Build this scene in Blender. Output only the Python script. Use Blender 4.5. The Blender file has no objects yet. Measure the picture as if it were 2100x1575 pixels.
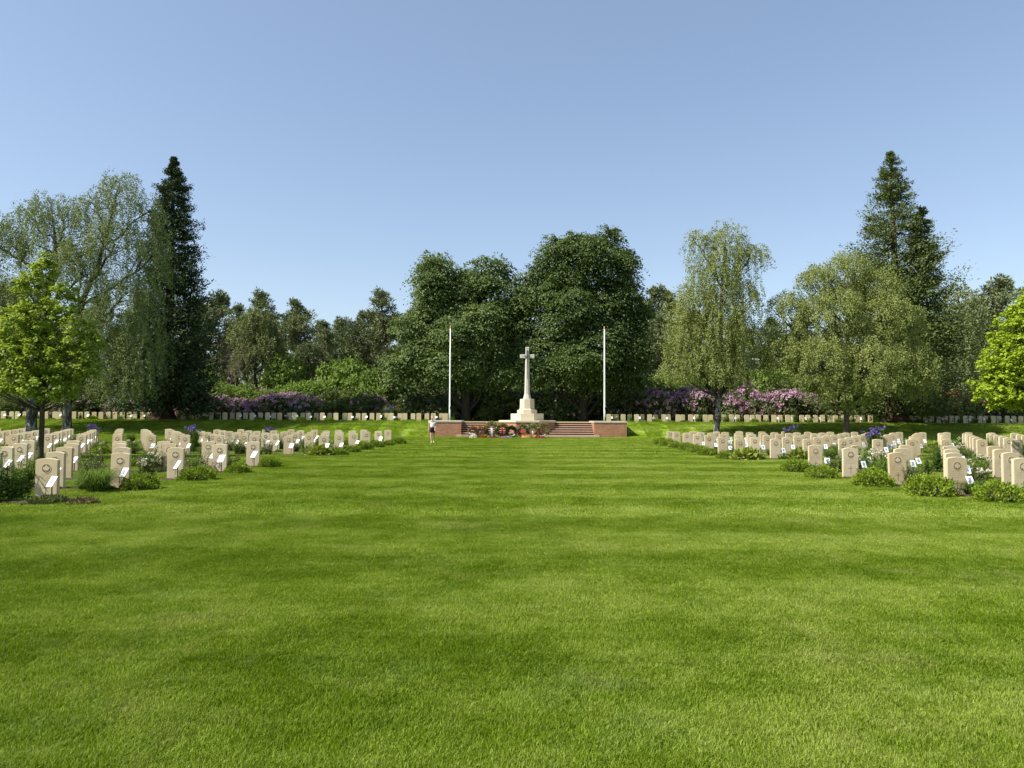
import bpy, bmesh, math, random
import numpy as np
from mathutils import Matrix, Vector

random.seed(7)
rng = np.random.default_rng(11)
R = math.radians
SC = bpy.context.scene
COL = SC.collection

# ------------------------------------------------------------------ camera
F, CX, CY, EYE = 1500.0, 1050.0, 787.5, 1.63
CAMROT = Matrix.Rotation(R(90 + 2.538), 3, 'X') @ Matrix.Rotation(0.0045, 3, 'Z')
cam = bpy.data.objects.new('camera', bpy.data.cameras.new('camera'))
COL.objects.link(cam)
cam.data.sensor_width = 36.0
cam.data.lens = 36.0 * F / 2100.0
cam.data.clip_start, cam.data.clip_end = 0.1, 3000
cam.matrix_world = Matrix.Translation((0, 0, EYE)) @ CAMROT.to_4x4()
SC.camera = cam

# ------------------------------------------------------------------ sky, sun, exposure
SUN_AZ_FRONT, SUN_EL = 20.0, 47.0            # sun stands to the left, a little behind the camera
sd = Vector((-math.cos(R(SUN_EL)) * math.cos(R(SUN_AZ_FRONT)), -math.cos(R(SUN_EL)) * math.sin(R(SUN_AZ_FRONT)), math.sin(R(SUN_EL))))
world = bpy.data.worlds.new('World'); SC.world = world; world.use_nodes = True
wn = world.node_tree; wn.nodes.clear()
wo = wn.nodes.new('ShaderNodeOutputWorld'); bg = wn.nodes.new('ShaderNodeBackground')
sky = wn.nodes.new('ShaderNodeTexSky'); sky.sky_type = 'NISHITA'; sky.sun_disc = False
sky.sun_elevation = R(SUN_EL)
sky.sun_rotation = math.atan2(sd.x, sd.y)
sky.air_density, sky.dust_density, sky.ozone_density, sky.altitude = 0.95, 0.7, 2.2, 0
hs = wn.nodes.new('ShaderNodeHueSaturation'); hs.inputs['Saturation'].default_value = 1.03
hs.inputs['Hue'].default_value = 0.503
gm = wn.nodes.new('ShaderNodeGamma'); gm.inputs[1].default_value = 0.71      # gamma compresses the sky's brightness range: flatter sky
wn.links.new(sky.outputs[0], gm.inputs[0]); wn.links.new(gm.outputs[0], hs.inputs['Color']); wn.links.new(hs.outputs[0], bg.inputs[0])
bg.inputs[1].default_value = 0.143
wn.links.new(bg.outputs[0], wo.inputs[0])
sl = bpy.data.lights.new('sun', 'SUN'); sl.energy = 4.3; sl.angle = R(0.55); sl.color = (1.0, 0.965, 0.905)
sun = bpy.data.objects.new('sun', sl); COL.objects.link(sun)
sun.rotation_euler = sd.to_track_quat('Z', 'Y').to_euler()
SC.view_settings.view_transform = 'Standard'; SC.view_settings.look = 'None'
SC.view_settings.exposure = 1.0; SC.view_settings.gamma = 1.0; SC.view_settings.use_curve_mapping = False
SC.render.engine = 'CYCLES'
cy = SC.cycles
cy.max_bounces, cy.diffuse_bounces, cy.glossy_bounces, cy.transmission_bounces, cy.transparent_max_bounces = 6, 4, 2, 4, 4
cy.use_denoising = True
cy.use_adaptive_sampling = True; cy.adaptive_threshold = 0.012
cy.caustics_reflective = cy.caustics_refractive = False

# ------------------------------------------------------------------ helpers
def at(px, py, D):
    d = CAMROT @ Vector(((px - CX) / F, -(py - CY) / F, -1.0))
    return Vector((d.x / d.y * D, D, EYE + d.z / d.y * D))
def px2m(D): return D / F

def ordinal(n):
    small = ['', 'first', 'second', 'third', 'fourth', 'fifth', 'sixth', 'seventh', 'eighth', 'ninth', 'tenth', 'eleventh', 'twelfth',
             'thirteenth', 'fourteenth', 'fifteenth', 'sixteenth', 'seventeenth', 'eighteenth', 'nineteenth', 'twentieth']
    if n <= 20: return small[n]
    tens = {2: 'twenty', 3: 'thirty', 4: 'forty'}[n // 10]
    return tens + '-' + small[n % 10] if n % 10 else {2: 'twentieth', 3: 'thirtieth', 4: 'fortieth'}[n // 10]

def new_mesh(name, V, Fc, mats=(), tint=None, smooth=False, mat_idx=None):
    me = bpy.data.meshes.new(name)
    V = np.asarray(V, np.float32).reshape(-1, 3)
    if isinstance(Fc, np.ndarray):
        n, k = Fc.shape
        me.vertices.add(len(V)); me.vertices.foreach_set('co', V.ravel())
        me.loops.add(n * k); me.loops.foreach_set('vertex_index', Fc.ravel().astype(np.int32))
        me.polygons.add(n); me.polygons.foreach_set('loop_start', np.arange(0, n * k, k, dtype=np.int32))
        me.update(calc_edges=True)
    else:
        me.from_pydata(V.tolist(), [], Fc); me.update()
    if tint is not None:
        a = me.attributes.new('tint', 'FLOAT', 'POINT'); a.data.foreach_set('value', np.asarray(tint, np.float32))
    for m in mats: me.materials.append(m)
    if smooth: me.polygons.foreach_set('use_smooth', np.ones(len(me.polygons), bool))
    return me

def obj(name, me, parent=None, loc=None, rot=None, scale=None):
    o = bpy.data.objects.new(name, me); COL.objects.link(o)
    if parent is not None: o.parent = parent
    if loc is not None: o.location = loc
    if rot is not None: o.rotation_euler = rot
    if scale is not None: o.scale = scale
    return o

def tag(o, label=None, cat=None, group=None, kind=None):
    if label: o['label'] = label
    if cat: o['category'] = cat
    if group: o['group'] = group
    if kind: o['kind'] = kind
    return o

def empty(name, loc=(0, 0, 0), rz=0.0, scale=1.0):
    o = bpy.data.objects.new(name, None); COL.objects.link(o); o.empty_display_size = 0.2
    o.location = loc; o.rotation_euler = (0, 0, rz); o.scale = (scale,) * 3 if not isinstance(scale, tuple) else scale
    return o

class MB:
    """collects simple solids into one mesh"""
    def __init__(s): s.v, s.f = [], []
    def add(s, v, f):
        b = len(s.v); s.v += [tuple(p) for p in v]; s.f += [tuple(i + b for i in q) for q in f]
    def box(s, x0, x1, y0, y1, z0, z1):
        s.add([(x0, y0, z0), (x1, y0, z0), (x1, y1, z0), (x0, y1, z0), (x0, y0, z1), (x1, y0, z1), (x1, y1, z1), (x0, y1, z1)],
              [(0, 3, 2, 1), (4, 5, 6, 7), (0, 1, 5, 4), (1, 2, 6, 5), (2, 3, 7, 6), (3, 0, 4, 7)])
    def prism(s, poly, z0, z1, poly_top=None):
        n = len(poly); t = poly_top or poly
        s.add([(x, y, z0) for x, y in poly] + [(x, y, z1) for x, y in t],
              [tuple(range(n - 1, -1, -1)), tuple(range(n, 2 * n))] + [(i, (i + 1) % n, n + (i + 1) % n, n + i) for i in range(n)])
    def extr(s, poly, y0, y1):            # polygon in xz extruded along y (poly counter-clockwise seen from -y)
        n = len(poly)
        s.add([(x, y0, z) for x, z in poly] + [(x, y1, z) for x, z in poly],
              [tuple(range(n)), tuple(range(2 * n - 1, n - 1, -1))] + [((i + 1) % n, i, n + i, n + (i + 1) % n) for i in range(n)])
    def tube(s, pts, rad, sides=6, cap=True):
        pts = [Vector(p) for p in pts]; b = len(s.v); n = len(pts)
        up = Vector((0.03, 1, 0.02)).normalized()
        for i, p in enumerate(pts):
            t = (pts[min(i + 1, n - 1)] - pts[max(i - 1, 0)]).normalized()
            a = t.cross(up)
            if a.length < 1e-3: a = t.cross(Vector((1, 0, 0)))
            a.normalize(); c = t.cross(a)
            for k in range(sides):
                w = 2 * math.pi * k / sides
                s.v.append(tuple(p + (a * math.cos(w) + c * math.sin(w)) * rad[i]))
        for i in range(n - 1):
            for k in range(sides):
                k2 = (k + 1) % sides
                s.f.append((b + i * sides + k, b + i * sides + k2, b + (i + 1) * sides + k2, b + (i + 1) * sides + k))
        if cap:
            s.f.append(tuple(b + (n - 1) * sides + k for k in range(sides)))
            s.f.append(tuple(b + k for k in range(sides - 1, -1, -1)))
    def lathe(s, prof, seg=16, loc=(0, 0, 0)):
        b = len(s.v)
        for r, z in prof:
            for k in range(seg):
                w = 2 * math.pi * k / seg
                s.v.append((loc[0] + r * math.cos(w), loc[1] + r * math.sin(w), loc[2] + z))
        for i in range(len(prof) - 1):
            for k in range(seg):
                k2 = (k + 1) % seg
                s.f.append((b + i * seg + k, b + i * seg + k2, b + (i + 1) * seg + k2, b + (i + 1) * seg + k))
    def mesh(s, name, mat, bevel=0.0, smooth=False, seg=1):
        me = bpy.data.meshes.new(name); me.from_pydata(s.v, [], s.f)
        if bevel:
            bm = bmesh.new(); bm.from_mesh(me)
            es = [e for e in bm.edges if len(e.link_faces) == 2 and e.calc_face_angle(0) > 0.5]
            bmesh.ops.bevel(bm, geom=es, offset=bevel, segments=seg, affect='EDGES', profile=0.5)
            bm.to_mesh(me); bm.free()
        me.update(); me.materials.append(mat)
        if smooth: me.polygons.foreach_set('use_smooth', np.ones(len(me.polygons), bool))
        return me
    def build(s, name, mat, parent=None, bevel=0.0, smooth=False, **k):
        return obj(name, s.mesh(name, mat, bevel, smooth), parent, **k)

# ------------------------------------------------------------------ materials
def nodes(name):
    m = bpy.data.materials.new(name); m.use_nodes = True
    nt = m.node_tree; nt.nodes.clear()
    out = nt.nodes.new('ShaderNodeOutputMaterial')
    return m, nt, out
def N(nt, typ, **kw):
    n = nt.nodes.new(typ)
    for k, v in kw.items():
        if k in n.inputs.keys(): n.inputs[k].default_value = v
        else: setattr(n, k, v)
    return n
def L(nt, a, b): nt.links.new(a, b)
def math_node(nt, op, a, b=None):
    n = nt.nodes.new('ShaderNodeMath'); n.operation = op
    for i, v in enumerate((a, b)):
        if v is None: continue
        if hasattr(v, 'is_linked'): nt.links.new(v, n.inputs[i])
        else: n.inputs[i].default_value = v
    return n.outputs[0]
def ramp(nt, fac, a, b):
    n = nt.nodes.new('ShaderNodeMapRange'); n.inputs[1].default_value = a; n.inputs[2].default_value = b
    n.clamp = True; nt.links.new(fac, n.inputs[0]); return n.outputs[0]
def mixc(nt, fac, a, b, mode='MIX'):
    n = nt.nodes.new('ShaderNodeMix'); n.data_type = 'RGBA'; n.blend_type = mode
    for s, v in ((n.inputs[0], fac), (n.inputs[6], a), (n.inputs[7], b)):
        if hasattr(v, 'is_linked'): nt.links.new(v, s)
        elif isinstance(v, tuple): s.default_value = v + (1,) if len(v) == 3 else v
        else: s.default_value = v
    return n.outputs[2]
def noise(nt, vec, scale, detail=3.0, rough=0.55):
    n = nt.nodes.new('ShaderNodeTexNoise'); n.inputs['Scale'].default_value = scale
    n.inputs['Detail'].default_value = detail; n.inputs['Roughness'].default_value = rough
    if vec is not None: nt.links.new(vec, n.inputs['Vector'])
    return n.outputs[0]
def principled(nt, out, color, rough=0.8, spec=0.3, bump=None, bstr=0.3, bdist=0.01):
    p = nt.nodes.new('ShaderNodeBsdfPrincipled')
    if hasattr(color, 'is_linked'): nt.links.new(color, p.inputs['Base Color'])
    else: p.inputs['Base Color'].default_value = color + (1,)
    p.inputs['Roughness'].default_value = rough; p.inputs['Specular IOR Level'].default_value = spec
    if bump is not None:
        b = nt.nodes.new('ShaderNodeBump'); b.inputs['Strength'].default_value = bstr; b.inputs['Distance'].default_value = bdist
        nt.links.new(bump, b.inputs['Height']); nt.links.new(b.outputs[0], p.inputs['Normal'])
    nt.links.new(p.outputs[0], out.inputs[0]); return p

def simple_mat(name, col, rough=0.7, spec=0.3, var=0.25, scale=12.0, bump=0.15):
    m, nt, out = nodes(name)
    tc = N(nt, 'ShaderNodeTexCoord').outputs['Object']
    nz = noise(nt, tc, scale, 4)
    c = mixc(nt, nz, tuple(x * (1 - var) for x in col), tuple(min(1, x * (1 + var)) for x in col))
    principled(nt, out, c, rough, spec, nz, bump, 0.01)
    return m

def leaf_mat(name, ca, cb, transl=0.3, rough=0.6, spec=0.12, tcol=None, pos_scale=0.35):
    """leaf colour runs between ca and cb with the leaf's own tint and slow drifts through the crown"""
    m, nt, out = nodes(name)
    t = N(nt, 'ShaderNodeAttribute', attribute_name='tint').outputs['Fac']
    oi = N(nt, 'ShaderNodeObjectInfo')
    tc = N(nt, 'ShaderNodeTexCoord').outputs['Object']
    nz = noise(nt, tc, pos_scale, 2)
    f = math_node(nt, 'ADD', math_node(nt, 'MULTIPLY', t, 0.6), math_node(nt, 'MULTIPLY', ramp(nt, nz, 0.3, 0.7), 0.4))
    f = math_node(nt, 'ADD', f, math_node(nt, 'MULTIPLY', math_node(nt, 'SUBTRACT', oi.outputs['Random'], 0.5), 0.25))
    c = mixc(nt, f, ca, cb)
    p = nt.nodes.new('ShaderNodeBsdfPrincipled'); nt.links.new(c, p.inputs['Base Color'])
    p.inputs['Roughness'].default_value = rough; p.inputs['Specular IOR Level'].default_value = spec
    tr = nt.nodes.new('ShaderNodeBsdfTranslucent')
    tcx = mixc(nt, 1.0, c, tcol or (1.0, 0.95, 0.35), 'MULTIPLY'); nt.links.new(tcx, tr.inputs[0])
    mx = nt.nodes.new('ShaderNodeMixShader'); mx.inputs[0].default_value = transl
    nt.links.new(p.outputs[0], mx.inputs[1]); nt.links.new(tr.outputs[0], mx.inputs[2]); nt.links.new(mx.outputs[0], out.inputs[0])
    return m

def lawn_color(nt, blade):
    pos = N(nt, 'ShaderNodeNewGeometry').outputs['Position']
    sep = N(nt, 'ShaderNodeSeparateXYZ'); L(nt, pos, sep.inputs[0])
    x, y = sep.outputs[0], sep.outputs[1]
    flat = N(nt, 'ShaderNodeCombineXYZ'); L(nt, x, flat.inputs[0]); L(nt, y, flat.inputs[1]); flat = flat.outputs[0]
    n1 = noise(nt, flat, 0.22, 3); n2 = noise(nt, flat, 1.1, 4, 0.6); n3 = noise(nt, flat, 5.5, 4, 0.65)
    # mown bands across the lane, about three metres a pair, edges wandering
    wob = math_node(nt, 'MULTIPLY', math_node(nt, 'SUBTRACT', noise(nt, flat, 0.6, 5), 0.5), 0.75)
    ph = math_node(nt, 'MULTIPLY', math_node(nt, 'ADD', y, wob), 2 * math.pi / 2.95)
    st = ramp(nt, math_node(nt, 'SINE', ph), -0.55, 0.55)
    right = ramp(nt, x, 0.1, 1.0)
    amp = math_node(nt, 'MULTIPLY', math_node(nt, 'ADD', math_node(nt, 'MULTIPLY', right, 0.14), 0.17), ramp(nt, y, 2.0, 9.0))
    st = math_node(nt, 'MULTIPLY', math_node(nt, 'SUBTRACT', st, 0.5), amp)  # light and dark of the blades' lean, painted into the colour
    f = math_node(nt, 'ADD', math_node(nt, 'MULTIPLY', ramp(nt, n1, 0.35, 0.65), 0.26), math_node(nt, 'MULTIPLY', ramp(nt, n2, 0.37, 0.63), 0.42))
    f = math_node(nt, 'ADD', f, math_node(nt, 'MULTIPLY', ramp(nt, n3, 0.25, 0.75), 0.34))
    f = math_node(nt, 'ADD', f, st)
    f = math_node(nt, 'ADD', f, math_node(nt, 'MULTIPLY', right, 0.12))
    if blade:
        t = N(nt, 'ShaderNodeAttribute', attribute_name='tint').outputs['Fac']
        f = math_node(nt, 'ADD', f, math_node(nt, 'MULTIPLY', math_node(nt, 'SUBTRACT', t, 0.5), 0.75))
    c = mixc(nt, ramp(nt, f, 0.0, 0.55), (0.078, 0.140, 0.002), (0.168, 0.255, 0.006))
    c = mixc(nt, ramp(nt, f, 0.5, 1.05), c, (0.320, 0.385, 0.075))
    # dry straw in the thin places, bluish coarse grass in others
    dry = math_node(nt, 'MULTIPLY', ramp(nt, noise(nt, flat, 0.62, 5, 0.7), 0.54, 0.70), 0.5)
    c = mixc(nt, dry, c, (0.36, 0.375, 0.11))
    mp = N(nt, 'ShaderNodeMapping'); mp.inputs['Location'].default_value = (31, 17, 0); L(nt, flat, mp.inputs[0])
    blu = math_node(nt, 'MULTIPLY', ramp(nt, noise(nt, mp.outputs[0], 0.9, 5, 0.7), 0.55, 0.72), 0.22)
    c = mixc(nt, blu, c, (0.13, 0.24, 0.085))
    return c, n3, flat

def make_lawn_mat():
    m, nt, out = nodes('lawn_turf')
    c, n3, flat = lawn_color(nt, False)
    c = mixc(nt, 1.0, c, (0.80, 0.84, 0.80), 'MULTIPLY')
    principled(nt, out, c, 0.9, 0.1, noise(nt, flat, 34, 4, 0.7), 0.9, 0.04)
    return m
def make_blade_mat():
    m, nt, out = nodes('grass_blade')
    c, n3, flat = lawn_color(nt, True)
    p = nt.nodes.new('ShaderNodeBsdfPrincipled'); L(nt, c, p.inputs['Base Color'])
    p.inputs['Roughness'].default_value = 0.5; p.inputs['Specular IOR Level'].default_value = 0.12
    tr = nt.nodes.new('ShaderNodeBsdfTranslucent'); L(nt, mixc(nt, 1.0, c, (1.0, 0.95, 0.3), 'MULTIPLY'), tr.inputs[0])
    mx = nt.nodes.new('ShaderNodeMixShader'); mx.inputs[0].default_value = 0.36
    L(nt, p.outputs[0], mx.inputs[1]); L(nt, tr.outputs[0], mx.inputs[2]); L(nt, mx.outputs[0], out.inputs[0])
    return m

def stone_mat(name, ca, cb, stain, grime=0.35):
    m, nt, out = nodes(name)
    tc = N(nt, 'ShaderNodeTexCoord').outputs['Object']; oi = N(nt, 'ShaderNodeObjectInfo').outputs['Random']
    off = N(nt, 'ShaderNodeVectorMath'); off.operation = 'ADD'; L(nt, tc, off.inputs[0])
    sc = N(nt, 'ShaderNodeCombineXYZ'); L(nt, math_node(nt, 'MULTIPLY', oi, 37.0), sc.inputs[0]); L(nt, math_node(nt, 'MULTIPLY', oi, 13.0), sc.inputs[1]); L(nt, sc.outputs[0], off.inputs[1])
    v = off.outputs[0]
    c = mixc(nt, oi, ca, cb)
    r2 = math_node(nt, 'FRACT', math_node(nt, 'MULTIPLY', oi, 7.31))
    c = mixc(nt, math_node(nt, 'MULTIPLY', ramp(nt, noise(nt, v, 3.2, 4), 0.35, 0.72), math_node(nt, 'ADD', math_node(nt, 'MULTIPLY', math_node(nt, 'POWER', r2, 2.0), 0.75), 0.15)), c, stain)
    c = mixc(nt, math_node(nt, 'MULTIPLY', ramp(nt, noise(nt, v, 14, 5, 0.75), 0.6, 0.7), 0.35), c, tuple(x * 0.5 for x in ca))
    st = N(nt, 'ShaderNodeMapping'); st.inputs['Scale'].default_value = (9, 9, 0.9); L(nt, v, st.inputs[0])
    c = mixc(nt, math_node(nt, 'MULTIPLY', ramp(nt, noise(nt, st.outputs[0], 1.0, 4), 0.5, 0.8), grime), c, tuple(x * 0.55 for x in ca))
    fine = noise(nt, v, 60, 4, 0.7)
    c = mixc(nt, 0.14, c, fine, 'OVERLAY')
    principled(nt, out, c, 0.88, 0.2, fine, 0.25, 0.004)
    return m

def brick_mat(name):
    m, nt, out = nodes(name)
    geo = N(nt, 'ShaderNodeNewGeometry'); tc = N(nt, 'ShaderNodeTexCoord').outputs['Object']
    sp = N(nt, 'ShaderNodeSeparateXYZ'); L(nt, tc, sp.inputs[0]); sn = N(nt, 'ShaderNodeSeparateXYZ'); L(nt, geo.outputs['Normal'], sn.inputs[0])
    u = math_node(nt, 'ADD', sp.outputs[0], math_node(nt, 'MULTIPLY', sp.outputs[1], 1.0))
    cb = N(nt, 'ShaderNodeCombineXYZ'); L(nt, u, cb.inputs[0]); L(nt, sp.outputs[2], cb.inputs[1])
    br = N(nt, 'ShaderNodeTexBrick'); L(nt, cb.outputs[0], br.inputs['Vector'])
    br.inputs['Color1'].default_value = (0.36, 0.150, 0.075, 1); br.inputs['Color2'].default_value = (0.47, 0.235, 0.130, 1); br.inputs['Mortar'].default_value = (0.22, 0.15, 0.11, 1)
    br.inputs['Scale'].default_value = 1.0; br.inputs['Brick Width'].default_value = 0.22; br.inputs['Row Height'].default_value = 0.075; br.inputs['Mortar Size'].default_value = 0.009
    c = mixc(nt, math_node(nt, 'MULTIPLY', ramp(nt, noise(nt, tc, 1.6, 5, 0.65), 0.4, 0.75), 0.55), br.outputs[0], (0.16, 0.10, 0.07))
    eff = math_node(nt, 'MULTIPLY', ramp(nt, noise(nt, tc, 4.5, 5, 0.7), 0.58, 0.76), 0.35)
    c = mixc(nt, eff, c, (0.42, 0.33, 0.26))
    principled(nt, out, c, 0.9, 0.15, br.outputs['Fac'], -0.4, 0.01)
    return m

def bark_mat(name, base, dark, light=None, vscale=(6, 6, 1.2), lf=0.5):
    m, nt, out = nodes(name)
    tc = N(nt, 'ShaderNodeTexCoord').outputs['Object']
    mp = N(nt, 'ShaderNodeMapping'); mp.inputs['Scale'].default_value = vscale; L(nt, tc, mp.inputs[0])
    n1 = noise(nt, mp.outputs[0], 1.0, 5, 0.65)
    c = mixc(nt, ramp(nt, n1, 0.35, 0.65), dark, base)
    if light:
        c = mixc(nt, math_node(nt, 'MULTIPLY', ramp(nt, noise(nt, mp.outputs[0], 0.55, 5, 0.7), 0.5, 0.58), lf), c, light)
    principled(nt, out, c, 0.9, 0.15, n1, 0.7, 0.04)
    return m

M = {}
M['lawn'] = make_lawn_mat(); M['blade'] = make_blade_mat()
M['stone'] = stone_mat('portland_headstone', (0.58, 0.485, 0.325), (0.53, 0.425, 0.265), (0.44, 0.31, 0.15))
M['stone_dark'] = stone_mat('weathered_recess_shade', (0.17, 0.14, 0.10), (0.15, 0.125, 0.09), (0.12, 0.10, 0.07))  # dark tone puts the shade of carved recesses into the colour, beside lichen dirt
M['ashlar'] = stone_mat('memorial_ashlar', (0.60, 0.53, 0.40), (0.58, 0.50, 0.36), (0.52, 0.43, 0.28), 0.25)
M['ashlar_grey'] = stone_mat('weathered_cross_stone', (0.54, 0.50, 0.43), (0.54, 0.50, 0.43), (0.45, 0.40, 0.33), 0.5)
M['coping'] = stone_mat('coping_stone', (0.47, 0.42, 0.33), (0.44, 0.39, 0.30), (0.33, 0.28, 0.2), 0.5)
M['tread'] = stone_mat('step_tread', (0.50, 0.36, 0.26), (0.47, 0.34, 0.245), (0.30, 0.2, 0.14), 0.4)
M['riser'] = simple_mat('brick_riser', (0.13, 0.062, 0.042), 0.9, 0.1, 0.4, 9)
M['brick'] = brick_mat('red_brick')
M['bronze'] = simple_mat('dark_bronze', (0.05, 0.05, 0.055), 0.5, 0.5, 0.2)
M['white_paint'] = simple_mat('white_pole_paint', (0.78, 0.78, 0.76), 0.4, 0.4, 0.06, 3)
M['gilt'] = simple_mat('gilt_cap', (0.55, 0.36, 0.10), 0.4, 0.5)
M['card'] = simple_mat('white_card', (0.82, 0.82, 0.84), 0.5, 0.3, 0.03, 5, 0)
M['print'] = simple_mat('photo_print', (0.24, 0.26, 0.36), 0.5, 0.3, 0.75, 55, 0)
M['black'] = simple_mat('black_metal', (0.018, 0.018, 0.02), 0.5, 0.4, 0.3)
M['soil'] = simple_mat('bed_soil', (0.060, 0.045, 0.030), 0.95, 0.1, 0.6, 9, 0.8)
M['litter'] = simple_mat('woodland_litter', (0.060, 0.048, 0.028), 0.95, 0.1, 0.6, 0.9, 0.8)
M['bark_birch'] = bark_mat('birch_bark', (0.085, 0.078, 0.068), (0.028, 0.026, 0.024), (0.40, 0.39, 0.36), (5, 5, 2.2), 0.6)
M['bark_birch_top'] = bark_mat('birch_limb_bark', (0.07, 0.058, 0.045), (0.028, 0.024, 0.02))
M['bark_pine'] = bark_mat('pine_bark', (0.15, 0.085, 0.055), (0.05, 0.033, 0.025))
M['bark_red'] = bark_mat('sequoia_bark', (0.07, 0.038, 0.025), (0.025, 0.015, 0.011), None, (5, 5, 0.6))
M['bark_lime'] = bark_mat('lime_bark', (0.055, 0.045, 0.035), (0.02, 0.017, 0.014), None, (6, 6, 0.9))
M['bark_maple'] = bark_mat('maple_bark', (0.085, 0.068, 0.042), (0.04, 0.032, 0.02))
M['twig'] = bark_mat('grey_twig', (0.12, 0.085, 0.07), (0.07, 0.05, 0.045))
M['lime'] = leaf_mat('lime_leaf', (0.054, 0.092, 0.022), (0.190, 0.250, 0.085), 0.32, 0.55, 0.18)  # pale end raised to put the leaves' sheen into their colour
M['birch'] = leaf_mat('birch_leaf', (0.155, 0.190, 0.048), (0.335, 0.365, 0.125), 0.3)
M['birch_left'] = leaf_mat('grey_birch_leaf', (0.118, 0.158, 0.055), (0.255, 0.290, 0.125), 0.3)
M['sequoia'] = leaf_mat('sequoia_spray', (0.028, 0.052, 0.024), (0.080, 0.108, 0.046), 0.08, 0.6)
M['sequoia_right'] = leaf_mat('olive_sequoia_spray', (0.052, 0.080, 0.022), (0.165, 0.195, 0.062), 0.1, 0.6)
M['pine'] = leaf_mat('pine_needle', (0.088, 0.118, 0.050), (0.235, 0.260, 0.118), 0.1, 0.6)
M['maple'] = leaf_mat('maple_leaf_green', (0.190, 0.270, 0.028), (0.390, 0.470, 0.090), 0.38)
M['maple_right'] = leaf_mat('maple_leaf_yellow', (0.190, 0.280, 0.014), (0.370, 0.470, 0.045), 0.38)
M['rhodo'] = leaf_mat('rhododendron_leaf', (0.034, 0.054, 0.017), (0.135, 0.165, 0.055), 0.12, 0.55, 0.15)
M['rhodo_light'] = leaf_mat('rhododendron_young_leaf', (0.045, 0.075, 0.015), (0.135, 0.160, 0.042), 0.2, 0.55, 0.15)
M['bush'] = leaf_mat('understorey_leaf', (0.095, 0.165, 0.024), (0.250, 0.335, 0.070), 0.3)
M['olive'] = leaf_mat('olive_leaf', (0.112, 0.140, 0.048), (0.245, 0.275, 0.112), 0.25)
M['pinkpetal'] = leaf_mat('pink_petal', (0.42, 0.21, 0.32), (0.68, 0.47, 0.58), 0.25, 0.6, 0.2, (1, 0.8, 0.9))
M['purplepetal'] = leaf_mat('purple_petal', (0.38, 0.19, 0.31), (0.64, 0.42, 0.55), 0.25, 0.6, 0.2, (1, 0.8, 0.9))
M['redpetal'] = leaf_mat('red_petal', (0.28, 0.02, 0.05), (0.45, 0.07, 0.10), 0.2, 0.6, 0.2, (1, 0.7, 0.7))
M['irispetal'] = leaf_mat('iris_petal', (0.075, 0.05, 0.19), (0.19, 0.14, 0.36), 0.25, 0.6, 0.2, (0.9, 0.8, 1))
M['creampetal'] = leaf_mat('cream_petal', (0.55, 0.50, 0.36), (0.75, 0.70, 0.55), 0.2, 0.6, 0.2, (1, 0.95, 0.8))
M['mound'] = leaf_mat('mound_shrub_leaf', (0.088, 0.155, 0.010), (0.250, 0.330, 0.030), 0.28, pos_scale=3)
M['peren'] = leaf_mat('perennial_leaf', (0.065, 0.125, 0.022), (0.180, 0.255, 0.052), 0.28, pos_scale=3)
M['rose'] = leaf_mat('rose_leaf', (0.065, 0.098, 0.030), (0.195, 0.220, 0.080), 0.25, pos_scale=3)
M['hosta'] = leaf_mat('hosta_leaf', (0.120, 0.180, 0.025), (0.300, 0.330, 0.060), 0.28, pos_scale=3)
M['tuft'] = leaf_mat('tuft_blade', (0.060, 0.120, 0.015), (0.160, 0.230, 0.045), 0.25, pos_scale=3)
M['dry'] = leaf_mat('dried_stem', (0.10, 0.07, 0.04), (0.22, 0.16, 0.09), 0.1, pos_scale=3)

# ------------------------------------------------------------------ leaf and branch generators
def unit(a):
    return a / np.maximum(np.linalg.norm(a, axis=-1, keepdims=True), 1e-9)
def rdir(n, r=rng):
    return unit(r.normal(size=(n, 3)))
def leaf_mesh(name, P, A, Nn, Ln, W, tint, mat, droop=0.12, mid=0.45):
    P = np.asarray(P); n = len(P)
    A = unit(A); S = unit(np.cross(A, Nn)); U = np.cross(S, A)
    Ln = np.broadcast_to(np.asarray(Ln, float), (n,))[:, None]; W = np.broadcast_to(np.asarray(W, float), (n,))[:, None]
    V = np.stack([P, P + A * Ln * mid + S * W * 0.5, P + A * Ln - U * Ln * droop, P + A * Ln * mid - S * W * 0.5], 1).reshape(-1, 3)
    Fq = np.arange(4 * n).reshape(n, 4)
    return new_mesh(name, V, Fq, [mat], np.repeat(np.clip(tint, 0, 1), 4))

def lobes_px(lst, D, origin, depth=1.0):
    """ellipsoid lobes read off the picture at distance D, in coordinates local to the tree's foot"""
    out = []
    for l in lst:
        px, py, rx, ry = l[:4]; dy = l[4] if len(l) > 4 else 0.0
        c = at(px, py, D) - origin; k = px2m(D)
        out.append((np.array([c.x, c.y + dy, c.z]), np.array([rx * k, rx * k * depth, ry * k])))
    return out
def shell_points(lobes, n, inner=0.78, outer=1.06, upbias=0.15, bury=0.72, r=rng):
    area = np.array([(R_[0] * R_[2] + R_[0] * R_[1]) for c, R_ in lobes]); area = area / area.sum()
    P, O = [], []
    got = 0
    while got < n:
        k = r.choice(len(lobes), size=2 * n, p=area)
        d = r.normal(size=(2 * n, 3)); d[:, 2] += upbias; d = unit(d)
        C = np.array([l[0] for l in lobes])[k]; Rr = np.array([l[1] for l in lobes])[k]
        p = C + d * Rr * r.uniform(inner, outer, (2 * n, 1))
        ok = np.ones(len(p), bool)
        for j, (c, R_) in enumerate(lobes):
            ok &= (np.linalg.norm((p - c) / R_, axis=1) > bury) | (k == j)
        P.append(p[ok]); O.append(unit(d / Rr)[ok]); got += ok.sum()
    return np.concatenate(P)[:n], np.concatenate(O)[:n]
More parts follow.
